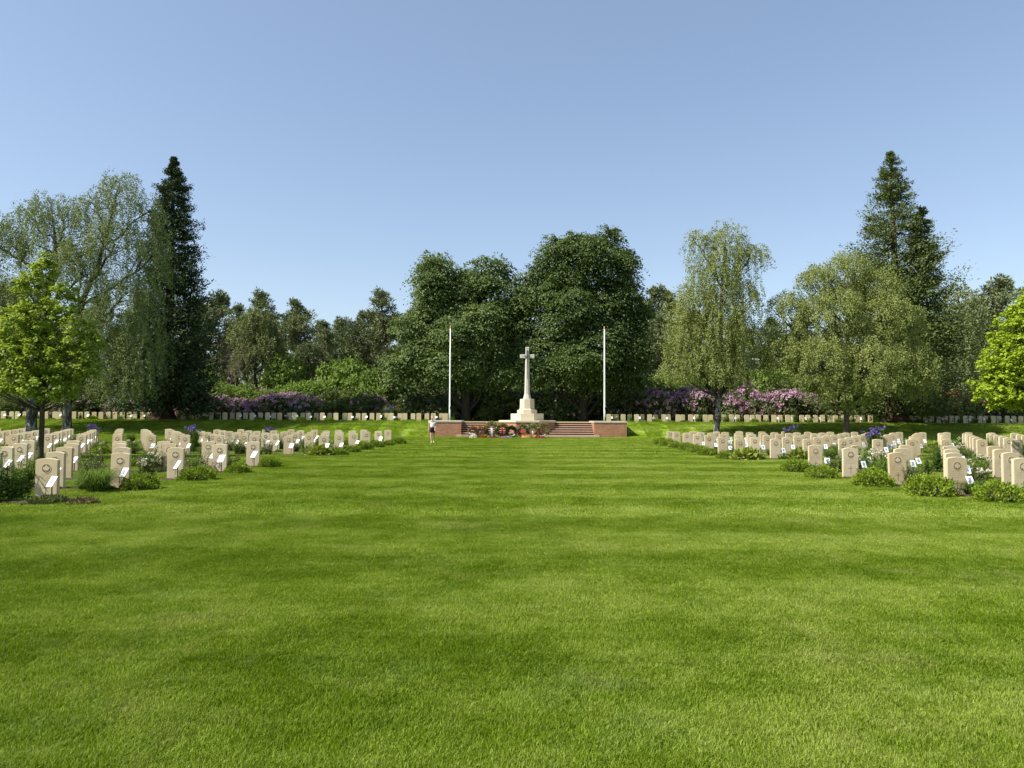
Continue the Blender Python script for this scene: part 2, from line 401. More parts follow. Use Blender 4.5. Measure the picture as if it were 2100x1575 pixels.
def sublobes(lobes, k, seed, lo=0.30, hi=0.5, push=0.82, keep=0.86):
    """break each big lobe into uneven smaller masses round its rim"""
    r = np.random.default_rng(seed); out = []
    for c, R_ in lobes:
        out.append((c, R_ * keep))
        for _ in range(k):
            d = r.normal(size=3); d[2] += 0.25; d = d / np.linalg.norm(d); f = r.uniform(lo, hi)
            out.append((c + d * R_ * push * r.uniform(0.85, 1.08), R_ * f * r.uniform(0.8, 1.2, 3)))
    return out
def inside_points(lobes, n, r=rng):
    vol = np.array([np.prod(R_) for c, R_ in lobes]); vol = vol / vol.sum()
    k = r.choice(len(lobes), size=n, p=vol)
    C = np.array([l[0] for l in lobes])[k]; Rr = np.array([l[1] for l in lobes])[k]
    return C + rdir(n, r) * Rr * (r.uniform(0, 1, (n, 1)) ** (1 / 3)) * 0.85

def curve(a, b, sag=0.0, n=5, wob=0.0):
    a, b = Vector(a), Vector(b); pts = []
    for i in range(n + 1):
        t = i / n; p = a.lerp(b, t); p.z += sag * 4 * t * (1 - t)
        if 0 < i < n and wob: p += Vector((random.gauss(0, wob), random.gauss(0, wob), random.gauss(0, wob * 0.6)))
        pts.append(p)
    return pts
def taper(r0, r1, n): return [r0 + (r1 - r0) * i / n for i in range(n + 1)]
def poly_at(path, t):
    t = max(0, min(0.9999, t)) * (len(path) - 1); i = int(t); return Vector(path[i]).lerp(Vector(path[i + 1]), t - i)

def limbs_to(mb, path, rad, targets, r0=0.14, subs=5, wob=0.25, spread=0.8, min_t=0.25):
    """limbs that leave the trunk below each target lobe and fork towards its rim"""
    zs = [Vector(p).z for p in path]
    for c, R_ in targets:
        c = Vector(c); zt = c.z - R_[2] * 0.6 - 0.5 * math.hypot(c.x - path[-1][0], c.y) * 0.6
        t = min(0.97, max(min_t, (zt - zs[0]) / (zs[-1] - zs[0])))
        a = poly_at(path, t)
        ra = min(r0, 0.75 * np.interp(t, np.linspace(0, 1, len(rad)), rad))
        ln = curve(a, c, -0.05 * (c - a).length, 5, wob * 0.5); mb.tube(ln, taper(ra, ra * 0.4, 5), 6)
        for _ in range(subs):
            d = rdir(1)[0]; d[2] = abs(d[2]) * 0.7 + 0.1
            e = c + Vector(d * R_ * spread)
            s = poly_at(ln, random.uniform(0.55, 1.0))
            mb.tube(curve(s, e, 0.1, 4, wob * 0.4), taper(ra * 0.4, 0.012, 4), 4)

def finish_tree(name, label, cat, loc, trunk_me, crown_mes, group=None, scale=None, rz=0.0):
    t = empty(name, loc, rz)
    if scale: t.scale = (scale,) * 3
    tag(t, label, cat, group)
    if trunk_me: obj('trunk', trunk_me, t)
    for nm, me in crown_mes:
        c = obj(nm, me, t)
        if nm == 'limbs': c['kind'] = 'stuff'
    return t

# --- broad dense crown (limes, bushes): overhanging sprays of leaves
def spray_crown(lobes, nclump, per, leaf, mat, size=0.55, hang=0.5, fill=4000, fill_leaf=0.3, name='crown', bury=0.72, jitter=0.55, upbias=0.25, r=rng, up=0.55, thin=0.22):
    C, O = shell_points(lobes, nclump, 0.8, 1.07, upbias, bury, r)
    k = np.repeat(np.arange(nclump), per); n = len(k)
    o = O[k]; c = C[k]
    h = o.copy(); h[:, 2] *= 0.3; h = unit(h + 1e-3)
    side = unit(np.cross(h, [0, 0, 1.0]))
    sz = size * r.uniform(0.55, 1.35, nclump)[k][:, None]
    u = r.normal(size=(n, 1)) * 0.55; v = r.uniform(-0.7, 1.0, (n, 1)); w = r.normal(size=(n, 1)) * thin
    P = c + (side * u + h * v) * sz + np.array([0, 0, 1.0]) * (w - hang * (u * u * 0.6 + np.maximum(v, 0) ** 2)) * sz
    A = unit(h * 0.9 + np.array([0, 0, -0.55]) + r.normal(size=(n, 3)) * jitter)
    Nn = unit(o * 0.5 + np.array([0, 0, up]) + r.normal(size=(n, 3)) * jitter)
    tn = r.uniform(0, 1, nclump)[k] * 0.55 + r.uniform(0, 1, n) * 0.45
    Ln = leaf * r.uniform(0.7, 1.3, n)
    if fill:
        Pf = inside_points(lobes, fill, r)
        P = np.concatenate([P, Pf]); A = np.concatenate([A, rdir(fill, r)]); Nn = np.concatenate([Nn, rdir(fill, r)])
        Ln = np.concatenate([Ln, np.full(fill, fill_leaf)]); tn = np.concatenate([tn, r.uniform(0, 0.6, fill)])
    return leaf_mesh(name, P, A, Nn, Ln, Ln * 0.72, tn, mat)

# --- weeping crown (birch): strings of small leaves hanging from arching shoots
def weeping_crown(lobes, nstr, per, leaf, mat, length=(0.5, 2.0), outward=0.35, name='crown', bury=0.6, inner=0.45, r=rng, zmin=1.0, fuzz=0.075):
    C, O = shell_points(lobes, nstr, inner, 1.02, 0.35, bury, r)
    ln = r.uniform(*length, nstr)
    ln = np.clip(ln, 0.25, np.maximum(0.3, C[:, 2] - zmin - np.abs(r.normal(0, 0.7, nstr)) + 0.5))
    lean = r.normal(size=(nstr, 3)) * 0.16; lean[:, 2] = 0
    k = np.repeat(np.arange(nstr), per); n = len(k)
    t = r.uniform(0, 1, n)
    h = O.copy(); h[:, 2] *= 0.15; h = unit(h + 1e-4)
    arch = np.sin(np.clip(t * 2.2, 0, 1.57))
    P = C[k] + h[k] * (outward * arch)[:, None] * ln[k][:, None] + lean[k] * (t * ln[k])[:, None]
    P[:, 2] += (0.12 * np.sin(np.clip(t * 6, 0, 3.14)) - t ** 1.3) * ln[k]
    P += r.normal(size=(n, 3)) * fuzz
    A = unit(np.array([0, 0, -0.8]) + r.normal(size=(n, 3)) * 0.7)
    Nn = unit(O[k] * 0.5 + np.array([0, 0, 0.45]) + (r.normal(size=(nstr, 3)) * 0.4)[k] + r.normal(size=(n, 3)) * 0.3)
    tn = r.uniform(0, 1, nstr)[k] * 0.5 + r.uniform(0, 1, n) * 0.5
    Ln = leaf * r.uniform(0.7, 1.35, n)
    return leaf_mesh(name, P, A, Nn, Ln, Ln * 0.7, tn, mat), C

# --- sequoia: whorls of drooping boughs with upturned tufted ends
def sequoia_crown(axes, mat, nb, per, leaf=0.30, name='crown', r=rng, rough=1.0):
    """axes: (base point, tip point, [(t, radius)])"""
    Ps, As, Ns, Ls, Ts = [], [], [], [], []
    mb = MB()
    for base, tip, prof, share in axes:
        base, tip = np.array(base, float), np.array(tip, float)
        nbk = int(nb * share)
        tt = np.sort(1 - r.uniform(0, 1, nbk) ** 0.92)
        rad = np.maximum(np.interp(tt, [p[0] for p in prof], [p[1] for p in prof]), 0.13) * np.clip(r.normal(0.9, 0.2 * rough, nbk), 0.4, 1.3)
        az = r.uniform(0, 2 * math.pi, nbk); rad *= 1 + 0.16 * rough * np.sin(tt * 43 + az * 2) + 0.10 * rough * np.sin(tt * 97 + 3 * az)
        h = np.stack([np.cos(az), np.sin(az), np.zeros(nbk)], 1)
        S = base + (tip - base) * tt[:, None]
        k = np.repeat(np.arange(nbk), per); n = len(k)
        s = r.uniform(0.22, 1.0, n) ** 0.75
        rr = rad[k]
        droop = (-0.42 * np.sin(s * 2.2) * rr + 0.28 * rr * np.maximum(s - 0.6, 0) * 2.2) * (1.1 - tt[k] * 0.8)
        P = S[k] + h[k] * (s * rr)[:, None]; P[:, 2] += droop
        wh = 0.07 + 0.15 * rr * (1.25 - s); wv = 0.045 + 0.035 * rr
        P += r.normal(size=(n, 3)) * np.stack([wh, wh, wv], 1)
        A = unit(h[k] * 0.75 + np.array([0, 0, 0.25]) + r.normal(size=(n, 3)) * 0.55)
        Nn = unit(h[k] * 0.35 + np.array([0, 0, 0.7]) + r.normal(size=(n, 3)) * 0.5)
        Ps.append(P); As.append(A); Ns.append(Nn); Ls.append(leaf * r.uniform(0.6, 1.35, n) * (1.05 - 0.5 * tt[k])); Ts.append(r.uniform(0, 1, nbk)[k] * 0.5 + r.uniform(0, 1, n) * 0.25 + 0.25 * s)
        for i in range(0, nbk, 4):
            e = S[i] + h[i] * rad[i] * 0.7; e[2] -= 0.3 * rad[i]
            mb.tube([tuple(S[i]), tuple((S[i] + e) / 2 + [0, 0, 0.03]), tuple(e)], [0.05 * (1.1 - tt[i]) + 0.012, 0.03, 0.01], 4)
    Ln = np.concatenate(Ls)
    return leaf_mesh(name, np.concatenate(Ps), np.concatenate(As), np.concatenate(Ns), Ln, Ln * 0.42, np.concatenate(Ts), mat), mb

# --- pine: flat cushions of needles on crooked limbs
def make_pine(seed, H, width, bare, npad, dens=1.0):
    r = np.random.default_rng(seed); random.seed(seed)
    mb = MB()
    bend = [(0, 0, 0)] + [(random.gauss(0, 0.12) * i, random.gauss(0, 0.12) * i, H * i / 6.0) for i in range(1, 7)]
    mb.tube(bend, taper(0.20, 0.05, 6), 7)
    Ps, As, Ns, Ts = [], [], [], []
    for i in range(npad):
        t = bare + (1 - bare) * (i + 0.5) / npad; t = min(0.995, t + random.uniform(-0.02, 0.02))
        s = (t - bare) / (1 - bare)
        reach = width * (math.sin(min(1, s * 0.85 + 0.2) * math.pi) * 0.9 + 0.10) * random.uniform(0.55, 1.1)
        az = random.uniform(0, 6.283)
        a = poly_at(bend, t); e = a + Vector((math.cos(az) * reach, math.sin(az) * reach, random.uniform(0.0, 0.35) * reach + 0.2))
        mb.tube(curve(a, e, -0.08 * reach, 4, 0.08), taper(0.06 * (1.2 - s) + 0.012, 0.012, 4), 4)
        nt_ = int((7 + 7 * min(1.0, reach / width)) * dens)
        for q in range(nt_):
            f = random.uniform(0.35, 1.08) ** 0.8
            c = np.array(a.lerp(e, f)) + r.normal(size=3) * np.array([0.42, 0.42, 0.26]) * (0.5 + 0.5 * min(1, reach))
            rad = random.uniform(0.22, 0.50); n = 26
            d = rdir(n, r); d[:, 2] = d[:, 2] * 0.8 + 0.15
            Ps.append(c + d * rad * r.uniform(0.25, 1.0, (n, 1)))
            As.append(unit(d + np.array([0, 0, 0.45]) + r.normal(size=(n, 3)) * 0.3)); Ns.append(unit(np.array([0, 0, 0.7]) + r.normal(size=(n, 3)) * 0.6)); Ts.append(r.uniform(0, 1) * 0.55 + r.uniform(0, 0.45, n))
    P = np.concatenate(Ps); n = len(P); Ln = 0.32 * r.uniform(0.6, 1.4, n)
    return mb.mesh('trunk', M['bark_pine'], smooth=True), leaf_mesh('crown', P, np.concatenate(As), np.concatenate(Ns), Ln, Ln * 0.34, np.concatenate(Ts), M['pine'])

# ------------------------------------------------------------------ ground
XC = at(1081, 862, 60).x                 # axis of the memorial
TER = 1.18                               # terrace level
def smooth01(t): t = np.clip(t, 0, 1); return t * t * (3 - 2 * t)
def ground_z(x, y):
    x = np.asarray(x, float); y = np.asarray(y, float)
    a = np.abs(x - XC)
    y0 = 57.5 - 3.2 * smooth01((a - 8.5) / 6.0)
    bank = TER * (0.55 * smooth01((y - y0) / (61.6 - y0)) + 0.45 * np.clip((y - y0) / (61.6 - y0), 0, 1) ** 1.35)
    mid = TER * smooth01((y - 60.9) / 0.25)
    m = smooth01((a - 6.0) / 1.5)
    return bank * m + mid * (1 - m)
def gz(x, y): return float(ground_z(x, y))

xs = np.unique(np.concatenate([np.linspace(-700, -70, 12), np.linspace(-70, 70, 181), np.linspace(XC - 8.6, XC + 8.6, 60), np.linspace(70, 700, 12)]))
ys = np.unique(np.concatenate([np.linspace(-120, 0, 8), np.linspace(0, 53, 24), np.linspace(53, 62.5, 77), np.linspace(62.5, 140, 20), np.linspace(140, 1500, 10)]))
GX, GY = np.meshgrid(xs, ys)
V = np.stack([GX, GY, ground_z(GX, GY)], -1).reshape(-1, 3)
nx, ny = len(xs), len(ys)
ii = (np.arange(ny - 1)[:, None] * nx + np.arange(nx - 1)[None, :]).ravel()
lawn = obj('lawn', new_mesh('lawn', V, np.stack([ii, ii + 1, ii + nx + 1, ii + nx], 1), [M['lawn']], smooth=True))
tag(lawn, 'striped mown lawn rising over a bank to the upper terrace', None, None, 'structure')
mb = MB(); mb.add([(-300, 69.2, TER + .006), (300, 69.2, TER + .006), (300, 400, TER + .006), (-300, 400, TER + .006)], [(0, 1, 2, 3)])
tag(mb.build('woodland_floor', M['litter']), 'brown leaf litter under the trees behind the terrace', None, None, 'structure')

# --- plots: rows of graves
ROWS_L = [13.75, 16.15, 18.55, 20.95, 23.3, 30.4, 32.85, 35.3, 37.75, 40.2, 42.7]
ROWS_R = [15.55, 17.8, 20.05, 22.25, 28.9, 31.4, 33.9, 36.4, 38.9, 41.4, 43.4]
def edge_l(y): return -8.72 + (y - 13.75) * 0.0525
def edge_r(y): return 9.42 - 0.033 * min(y - 15.5, 13) + 0.028 * max(0, y - 28.9)
SP_L, SP_R = 1.42, 1.36
def in_view(x, y, m=0.35): return abs(x) < 0.70 * y + m

BEDS = []
for side, rows, edge in ((-1, ROWS_L, edge_l), (1, ROWS_R, edge_r)):
    for i, y in enumerate(rows):
        x0 = edge(y) + side * -0.28; x1 = side * (0.74 * y + 3.0)
        BEDS.append((min(x0, x1), max(x0, x1), y - 0.42, y + 0.10))
        lo, hi = min(x0, x1), max(x0, x1)
        n = max(4, int((hi - lo) / 0.35)); vs, fs = [], []
        for j in range(n + 1):
            xx = lo + (hi - lo) * j / n
            vs += [(xx, y - 0.42 + random.uniform(-.07, .07), 0.004), (xx, y - 0.16, 0.045), (xx, y + 0.10 + random.uniform(-.04, .04), 0.004)]
        for j in range(n):
            b = j * 3; fs += [(b, b + 3, b + 4, b + 1), (b + 1, b + 4, b + 5, b + 2)]
        me = new_mesh('flower_bed', vs, fs, [M['soil']], smooth=True)
        tag(obj('flower_bed', me), 'narrow soil bed along the %s grave row of the %s plot' % (ordinal(i + 1), 'left' if side < 0 else 'right'), None, None, 'structure')

# --- turf blades: shared tiles of blades set out over the lawn (one mass)
def blade_tile(name, size, n, h, w, lean, seed):
    r = np.random.default_rng(seed)
    P = np.zeros((n, 3)); P[:, :2] = r.uniform(-size / 2, size / 2, (n, 2)) * 1.3
    hh = h * np.clip(r.normal(1, 0.28, n), 0.35, 1.9)
    clump = np.sin(P[:, 0] * 17 + seed) * np.cos(P[:, 1] * 13 - seed) * 0.22
    az = r.uniform(0, 2 * math.pi, n)
    d = np.stack([np.cos(az) * 0.75, np.sin(az) * 0.75 + lean, np.full(n, 0)], 1) * r.uniform(0.3, 1.25, (n, 1)) + np.stack([clump, clump * 0.5, clump * 0], 1)
    mid = P + d * hh[:, None] * 0.32; mid[:, 2] = hh * 0.62
    tip = P + d * hh[:, None] * 1.0; tip[:, 2] = hh * (1.0 - 0.25 * np.clip(np.linalg.norm(d, axis=1), 0, 1.5))
    s = np.stack([np.cos(az + 1.57 + r.normal(0, .6, n)), np.sin(az + 1.57 + r.normal(0, .6, n)), np.zeros(n)], 1) * (w * r.uniform(0.6, 1.3, n))[:, None] * 0.5
    V = np.stack([P - s, P + s, mid + s * 0.8, mid - s * 0.8, tip], 1).reshape(-1, 3)
    b = np.arange(n) * 5
    T = np.concatenate([np.stack([b, b + 1, b + 2], 1), np.stack([b, b + 2, b + 3], 1), np.stack([b + 3, b + 2, b + 4], 1)])
    tint = np.repeat(r.uniform(0, 1, n), 5)
    me = new_mesh(name, V, T, [M['blade']], tint)
    return bpy.data.objects.new(name, me)

def grass_mass(name, label, variants, P, rotx, idx, rz):
    me = bpy.data.meshes.new(name); me.from_pydata(P.tolist(), [], [])
    for nm, arr, ty in (('variant', idx, 'INT'),):
        a = me.attributes.new(nm, ty, 'POINT'); a.data.foreach_set('value', arr.astype(np.int32))
    a = me.attributes.new('turn', 'FLOAT_VECTOR', 'POINT'); a.data.foreach_set('vector', np.stack([rotx, rotx * 0, rz], 1).astype(np.float32).ravel())
    o = obj(name, me); tag(o, label, None, None, 'stuff')
    ng = bpy.data.node_groups.new(name, 'GeometryNodeTree')
    ng.interface.new_socket('Geometry', in_out='INPUT', socket_type='NodeSocketGeometry'); ng.interface.new_socket('Geometry', in_out='OUTPUT', socket_type='NodeSocketGeometry')
    gi, go = ng.nodes.new('NodeGroupInput'), ng.nodes.new('NodeGroupOutput')
    jn = ng.nodes.new('GeometryNodeJoinGeometry')
    va = ng.nodes.new('GeometryNodeInputNamedAttribute'); va.data_type = 'INT'; va.inputs[0].default_value = 'variant'
    tu = ng.nodes.new('GeometryNodeInputNamedAttribute'); tu.data_type = 'FLOAT_VECTOR'; tu.inputs[0].default_value = 'turn'
    for i, v in enumerate(variants):
        oi = ng.nodes.new('GeometryNodeObjectInfo'); oi.inputs[0].default_value = v; oi.inputs[1].default_value = True
        cmp_ = ng.nodes.new('FunctionNodeCompare'); cmp_.data_type = 'INT'; cmp_.operation = 'EQUAL'
        ng.links.new(va.outputs[0], cmp_.inputs[2]); cmp_.inputs[3].default_value = i
        ip = ng.nodes.new('GeometryNodeInstanceOnPoints')
        ng.links.new(gi.outputs[0], ip.inputs['Points']); ng.links.new(cmp_.outputs[0], ip.inputs['Selection'])
        ng.links.new(oi.outputs['Geometry'], ip.inputs['Instance']); ng.links.new(tu.outputs[0], ip.inputs['Rotation'])
        ng.links.new(ip.outputs[0], jn.inputs[0])
    ng.links.new(jn.outputs[0], go.inputs[0])
    md = o.modifiers.new('turf', 'NODES'); md.node_group = ng
    return o

def in_bed(x, y):
    m = np.zeros(len(x), bool)
    for x0, x1, y0, y1 in BEDS: m |= (x > x0) & (x < x1) & (y > y0) & (y < y1)
    return m
def turf(name, label, size, y0, y1, variants, margin):
    y = np.arange(y0, y1, size); pts = []
    for yy in y:
        hw = 0.72 * yy + margin
        x = np.arange(-math.ceil(hw / size) * size, hw + size, size)
        pts.append(np.stack([x, np.full(len(x), yy)], 1))
    p = np.concatenate(pts); p += rng.uniform(-.04, .04, p.shape) * size
    z = ground_z(p[:, 0], p[:, 1]); slope = np.arctan2(ground_z(p[:, 0], p[:, 1] + 0.2) - z, 0.2)
    a = np.abs(p[:, 0] - XC)
    keep = ~in_bed(p[:, 0], p[:, 1]) & ~((a < 8.1) & (p[:, 1] > 57.4))
    p, z, slope = p[keep], z[keep], slope[keep]
    st = np.sin(2 * math.pi * p[:, 1] / 2.95) + rng.normal(0, 0.45, len(p))
    nv = len(variants) // 2
    idx = np.where(st > 0, 0, nv) + rng.integers(0, nv, len(p))
    flip = rng.integers(0, 2, len(p)) * 0.0
    grass_mass(name, label, variants, np.column_stack([p, z]), slope, idx, rng.normal(0, 0.12, len(p)) * (slope == 0) + flip)

near = [blade_tile('turf_tile', 0.5, 10500, 0.025, 0.0032, ln, 50 + i) for i, ln in enumerate((0.30, 0.25, 0.2, -0.2, -0.25, -0.15))]
midt = [blade_tile('turf_tile', 1.0, 8000, 0.027, 0.0075, ln, 70 + i) for i, ln in enumerate((0.30, 0.25, 0.2, -0.2, -0.25, -0.15))]
far = [blade_tile('turf_tile', 2.0, 6000, 0.034, 0.020, ln, 90 + i) for i, ln in enumerate((0.28, 0.22, -0.2, -0.25))]
turf('near_grass', 'short mown grass blades in the foreground lawn', 0.5, 1.75, 12.0, near, 1.0)
turf('middle_grass', 'short mown grass blades between the two grave plots', 1.0, 12.25, 29.6, midt, 1.5)
turf('distant_grass', 'short mown grass blades towards the memorial and bank', 2.0, 30.6, 62.0, far, 2.0)

# ------------------------------------------------------------------ memorial terrace
def octagon(cx, cy, w):
    r = w / 2 / math.cos(math.pi / 8)
    return [(cx + r * math.cos(math.pi / 8 + k * math.pi / 4), cy + r * math.sin(math.pi / 8 + k * math.pi / 4)) for k in range(8)]
MY = 60.3
cross = empty('memorial_cross', (XC, MY, 0)); tag(cross, 'tall pale stone cross with a bronze sword on an octagonal brick base', 'memorial')
def mpart(name, mat, bevel=0.0, **k):
    def dec(fn):
        mb = MB(); fn(mb); return mb.build(name, mat, k.get('parent', cross), bevel)
    return dec
pod = mpart('brick_podium', M['brick'])(lambda m: m.prism(octagon(0, 0, 4.46), -0.05, 1.15))
mpart('podium_coping', M['ashlar'], 0.015)(lambda m: m.prism(octagon(0, 0, 4.62), 1.15, 1.31))
mpart('plinth_block', M['ashlar'], 0.02)(lambda m: m.prism(octagon(0, 0, 2.68), 1.31, 1.86))
mpart('plinth_block', M['ashlar'], 0.02)(lambda m: m.prism(octagon(0, 0, 1.62), 1.86, 2.16))
mpart('pedestal', M['ashlar'], 0.015)(lambda m: (m.prism(octagon(0, 0, 1.36), 2.16, 2.28, octagon(0, 0, 1.22)), m.prism(octagon(0, 0, 1.20), 2.28, 3.06, octagon(0, 0, 1.16))))
mpart('shaft', M['ashlar_grey'], 0.008)(lambda m: (m.prism(octagon(0, 0, 0.68), 3.06, 3.14, octagon(0, 0, 0.66)), m.prism(octagon(0, 0, 0.64), 3.14, 3.5, octagon(0, 0, 0.45)), m.prism(octagon(0, 0, 0.45), 3.5, 6.42, octagon(0, 0, 0.31))))
mpart('cross_head', M['ashlar_grey'], 0.02)(lambda m: (m.box(-0.15, 0.15, -0.14, 0.14, 6.42, 7.36),))
for s in (-1, 1):
    mpart('cross_arm', M['ashlar_grey'], 0.02)(lambda m: m.box(min(s * 0.152, s * 0.60), max(s * 0.152, s * 0.60), -0.13, 0.13, 6.44, 6.75))
def sword(m):
    m.extr([(-0.012, 4.72), (0.012, 4.72), (0.045, 6.55), (-0.045, 6.55)], -0.235, -0.21)
    m.box(-0.27, 0.27, -0.2, -0.165, 6.56, 6.63); m.box(-0.03, 0.03, -0.2, -0.145, 6.63, 7.0); m.lathe([(0, 6.98), (0.05, 7.02), (0.055, 7.06), (0.03, 7.11), (0, 7.12)], 8, (0, -0.17, 0))
mpart('bronze_sword', M['bronze'])(sword)
mpart('bronze_plaque', M['bronze'])(lambda m: m.extr([(0.16 * math.cos(a) - 0.02, 0.86 + 0.07 * math.sin(a)) for a in np.linspace(0, 2 * math.pi, 14, endpoint=False)], -2.245, -2.228))

for s, nm in ((-1, 'left'), (1, 'right')):
    pier = empty('brick_pier', (XC + s * 6.56, 58, 0)); tag(pier, 'low red brick pier with stone coping on the %s of the steps' % nm, 'wall', 'brick piers flanking the steps')
    mb = MB(); mb.box(-1.29, 1.29, 0, 3.5, -0.05, 1.14); mb.build('brick_body', M['brick'], pier)
    for j in range(2):
        mb = MB(); mb.box(-1.33 + j * 1.332, -0.002 + j * 1.332, -0.04, 3.54, 1.14, 1.28); mb.build('coping_stone', M['coping'], pier, 0.012)
    fl = empty('stone_steps', (XC, 58, 0)); tag(fl, 'flight of low stone steps between the brick base and the %s pier' % nm, 'steps', 'flights of memorial steps')
    a0, a1 = (1.2, 5.26)
    nst = 7; rise = TER / nst
    for j in range(nst):
        x1 = 5.66 if j == 0 else a1
        yy = -0.3 if j == 0 else 0.1 + (j - 1) * 0.4
        lo, hi = (a0, x1) if s > 0 else (-x1, -a0)
        if j == 0:
            mb = MB(); mb.box(lo, hi, yy, -0.005, -0.04, rise); mb.build('tread', M['tread'], fl, 0.008)
            lo, hi = (a0, a1) if s > 0 else (-a1, -a0)
            mb = MB(); mb.box(lo, hi, -0.003, 0.5, -0.04, rise); mb.build('tread', M['tread'], fl)
        else:
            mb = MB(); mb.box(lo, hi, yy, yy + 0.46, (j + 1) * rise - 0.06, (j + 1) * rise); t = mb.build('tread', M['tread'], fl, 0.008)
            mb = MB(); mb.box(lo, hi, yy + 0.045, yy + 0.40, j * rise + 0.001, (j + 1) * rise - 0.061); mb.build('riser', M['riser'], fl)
    mb = MB(); mb.box(*( (a0, a1) if s > 0 else (-a1, -a0)), 2.56, 3.5, TER - 0.07, TER + 0.005); mb.build('landing', M['tread'], fl)

for px, s in ((922, 'left'), (1239.5, 'right')):
    b = at(px, 862, 62.4); z = gz(b.x, 62.4)
    fp = empty('flagpole', (b.x, 62.4, z)); tag(fp, 'tall bare white flagpole on the %s side of the cross' % s, 'flagpole', 'flagpoles beside the cross')
    mb = MB(); mb.tube([(0, 0, -0.1), (0, 0, 0.9), (0, 0, 4), (0, 0, 8.0)], [0.068, 0.066, 0.055, 0.034], 10); mb.build('pole', M['white_paint'], fp, smooth=True)
    mb = MB(); mb.lathe([(0.0, 7.99), (0.06, 8.0), (0.06, 8.03), (0.03, 8.05), (0.055, 8.1), (0.04, 8.17), (0, 8.2)], 10); mb.build('finial', M['gilt'], fp, smooth=True)
    mb = MB(); mb.tube([(0.06, -0.09, 0.4), (0.055, -0.08, 4), (0.04, -0.05, 7.9)], [0.008] * 3, 4); mb.build('halyard', M['card'], fp)
    mb = MB(); mb.box(0.03, 0.07, -0.12, -0.075, 1.05, 1.25); mb.build('cleat', M['black'], fp)

# ------------------------------------------------------------------ headstones
def stone_poly(w, h, rise):
    pts = [(-w / 2, 0), (w / 2, 0), (w / 2, h - rise)]
    Rr = (w * w / 4 + rise * rise) / (2 * rise); a = math.asin(w / 2 / Rr)
    for k in range(1, 8):
        t = a - 2 * a * k / 8; pts.append((Rr * math.sin(t), h - Rr + Rr * math.cos(t)))
    return pts + [(-w / 2, h - rise)]
SW, SH, SD = 0.41, 0.815, 0.085
mb = MB(); mb.extr(stone_poly(SW, SH, 0.035), -SD / 2, SD / 2)
STONE = mb.mesh('headstone', M['stone'], 0.006)
leaf_half = [(0, 1.0), (.14, .72), (.30, .80), (.24, .36), (.44, .56), (.50, .42), (.76, .46), (.68, .24), (.80, .16), (.46, -.14), (.50, -.30), (.07, -.24), (.05, -.62)]
leafp = [(x, z) for x, z in leaf_half] + [(-x, z) for x, z in reversed(leaf_half[1:])]
BC = 0.625
def badge_meshes():
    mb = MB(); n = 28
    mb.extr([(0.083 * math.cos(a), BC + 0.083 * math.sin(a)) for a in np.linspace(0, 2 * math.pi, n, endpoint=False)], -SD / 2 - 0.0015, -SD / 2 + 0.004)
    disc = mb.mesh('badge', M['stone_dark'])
    mb = MB(); s = 0.086
    mb.extr([(x * s, BC - 0.012 + z * s) for x, z in reversed(leafp)], -SD / 2 - 0.006, -SD / 2 - 0.0005)
    leaf = mb.mesh('maple_leaf', M['stone'])
    mb = MB()
    for k in range(n):
        a0, a1 = 2 * math.pi * k / n, 2 * math.pi * (k + 1) / n
        q = [(r * math.cos(a), BC + r * math.sin(a)) for r, a in ((0.080, a0), (0.093, a0), (0.093, a1), (0.080, a1))]
        mb.extr(q, -SD / 2 - 0.004, -SD / 2 + 0.001)
    ring = mb.mesh('badge_ring', M['stone'])
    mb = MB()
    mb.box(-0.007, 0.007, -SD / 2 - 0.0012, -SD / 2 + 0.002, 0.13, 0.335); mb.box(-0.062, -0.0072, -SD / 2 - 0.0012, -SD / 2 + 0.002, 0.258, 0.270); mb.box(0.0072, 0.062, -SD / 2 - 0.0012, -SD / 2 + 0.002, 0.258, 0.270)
    crs = mb.mesh('carved_cross', M['stone_dark'])  # raised strips, coloured like the shade inside a cut cross
    mb = MB(); r2 = random.Random(5)
    for z, w in ((0.50, 0.20), (0.462, 0.28), (0.424, 0.31), (0.386, 0.24)):
        x = -w / 2
        while x < w / 2:
            g = r2.uniform(0.004, 0.009)
            mb.box(x, x + g, -SD / 2 - 0.0008, -SD / 2 + 0.001, z, z + 0.013); x += g + r2.choice((0.006, 0.007, 0.008, 0.02))
    ins = mb.mesh('inscription', M['stone_letters'])
    return disc, leaf, ring, crs, ins
M['stone_letters'] = stone_mat('darker_lettering', (0.34, 0.27, 0.18), (0.31, 0.24, 0.15), (0.27, 0.18, 0.09))  # darker brown tone for the lettering strokes
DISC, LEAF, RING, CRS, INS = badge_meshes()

mb = MB(); mb.tube([(0, 0, -0.05), (0, 0.0, 0.36)], [0.011, 0.011], 6); STAKE = mb.mesh('stake', M['black'])
def card_meshes(w, h, tilt):
    c, s = math.cos(tilt), math.sin(tilt)
    def P(u, v, d): return (u, v * s - d * c, 0.37 + v * c + d * s)   # v runs up the tilted card, d is its thickness
    def slab(u0, u1, v0, v1, d0, d1, mat, name):
        m = MB(); vs = [P(u, v, d) for d in (d0, d1) for u, v in ((u0, v0), (u1, v0), (u1, v1), (u0, v1))]
        m.add(vs, [(3, 2, 1, 0), (4, 5, 6, 7), (0, 1, 5, 4), (1, 2, 6, 5), (2, 3, 7, 6), (3, 0, 4, 7)]); return m.mesh(name, mat)
    return (slab(-w / 2, w / 2, -h / 2, h / 2, 0, 0.006, M['card'], 'card'), slab(-w * .24, w * .2, -h * .22, h * .28, 0.0065, 0.008, M['print'], 'photo'))
CARD_L, PHOTO_L = card_meshes(0.18, 0.215, R(36)); CARD_R, PHOTO_R = card_meshes(0.15, 0.195, R(24))

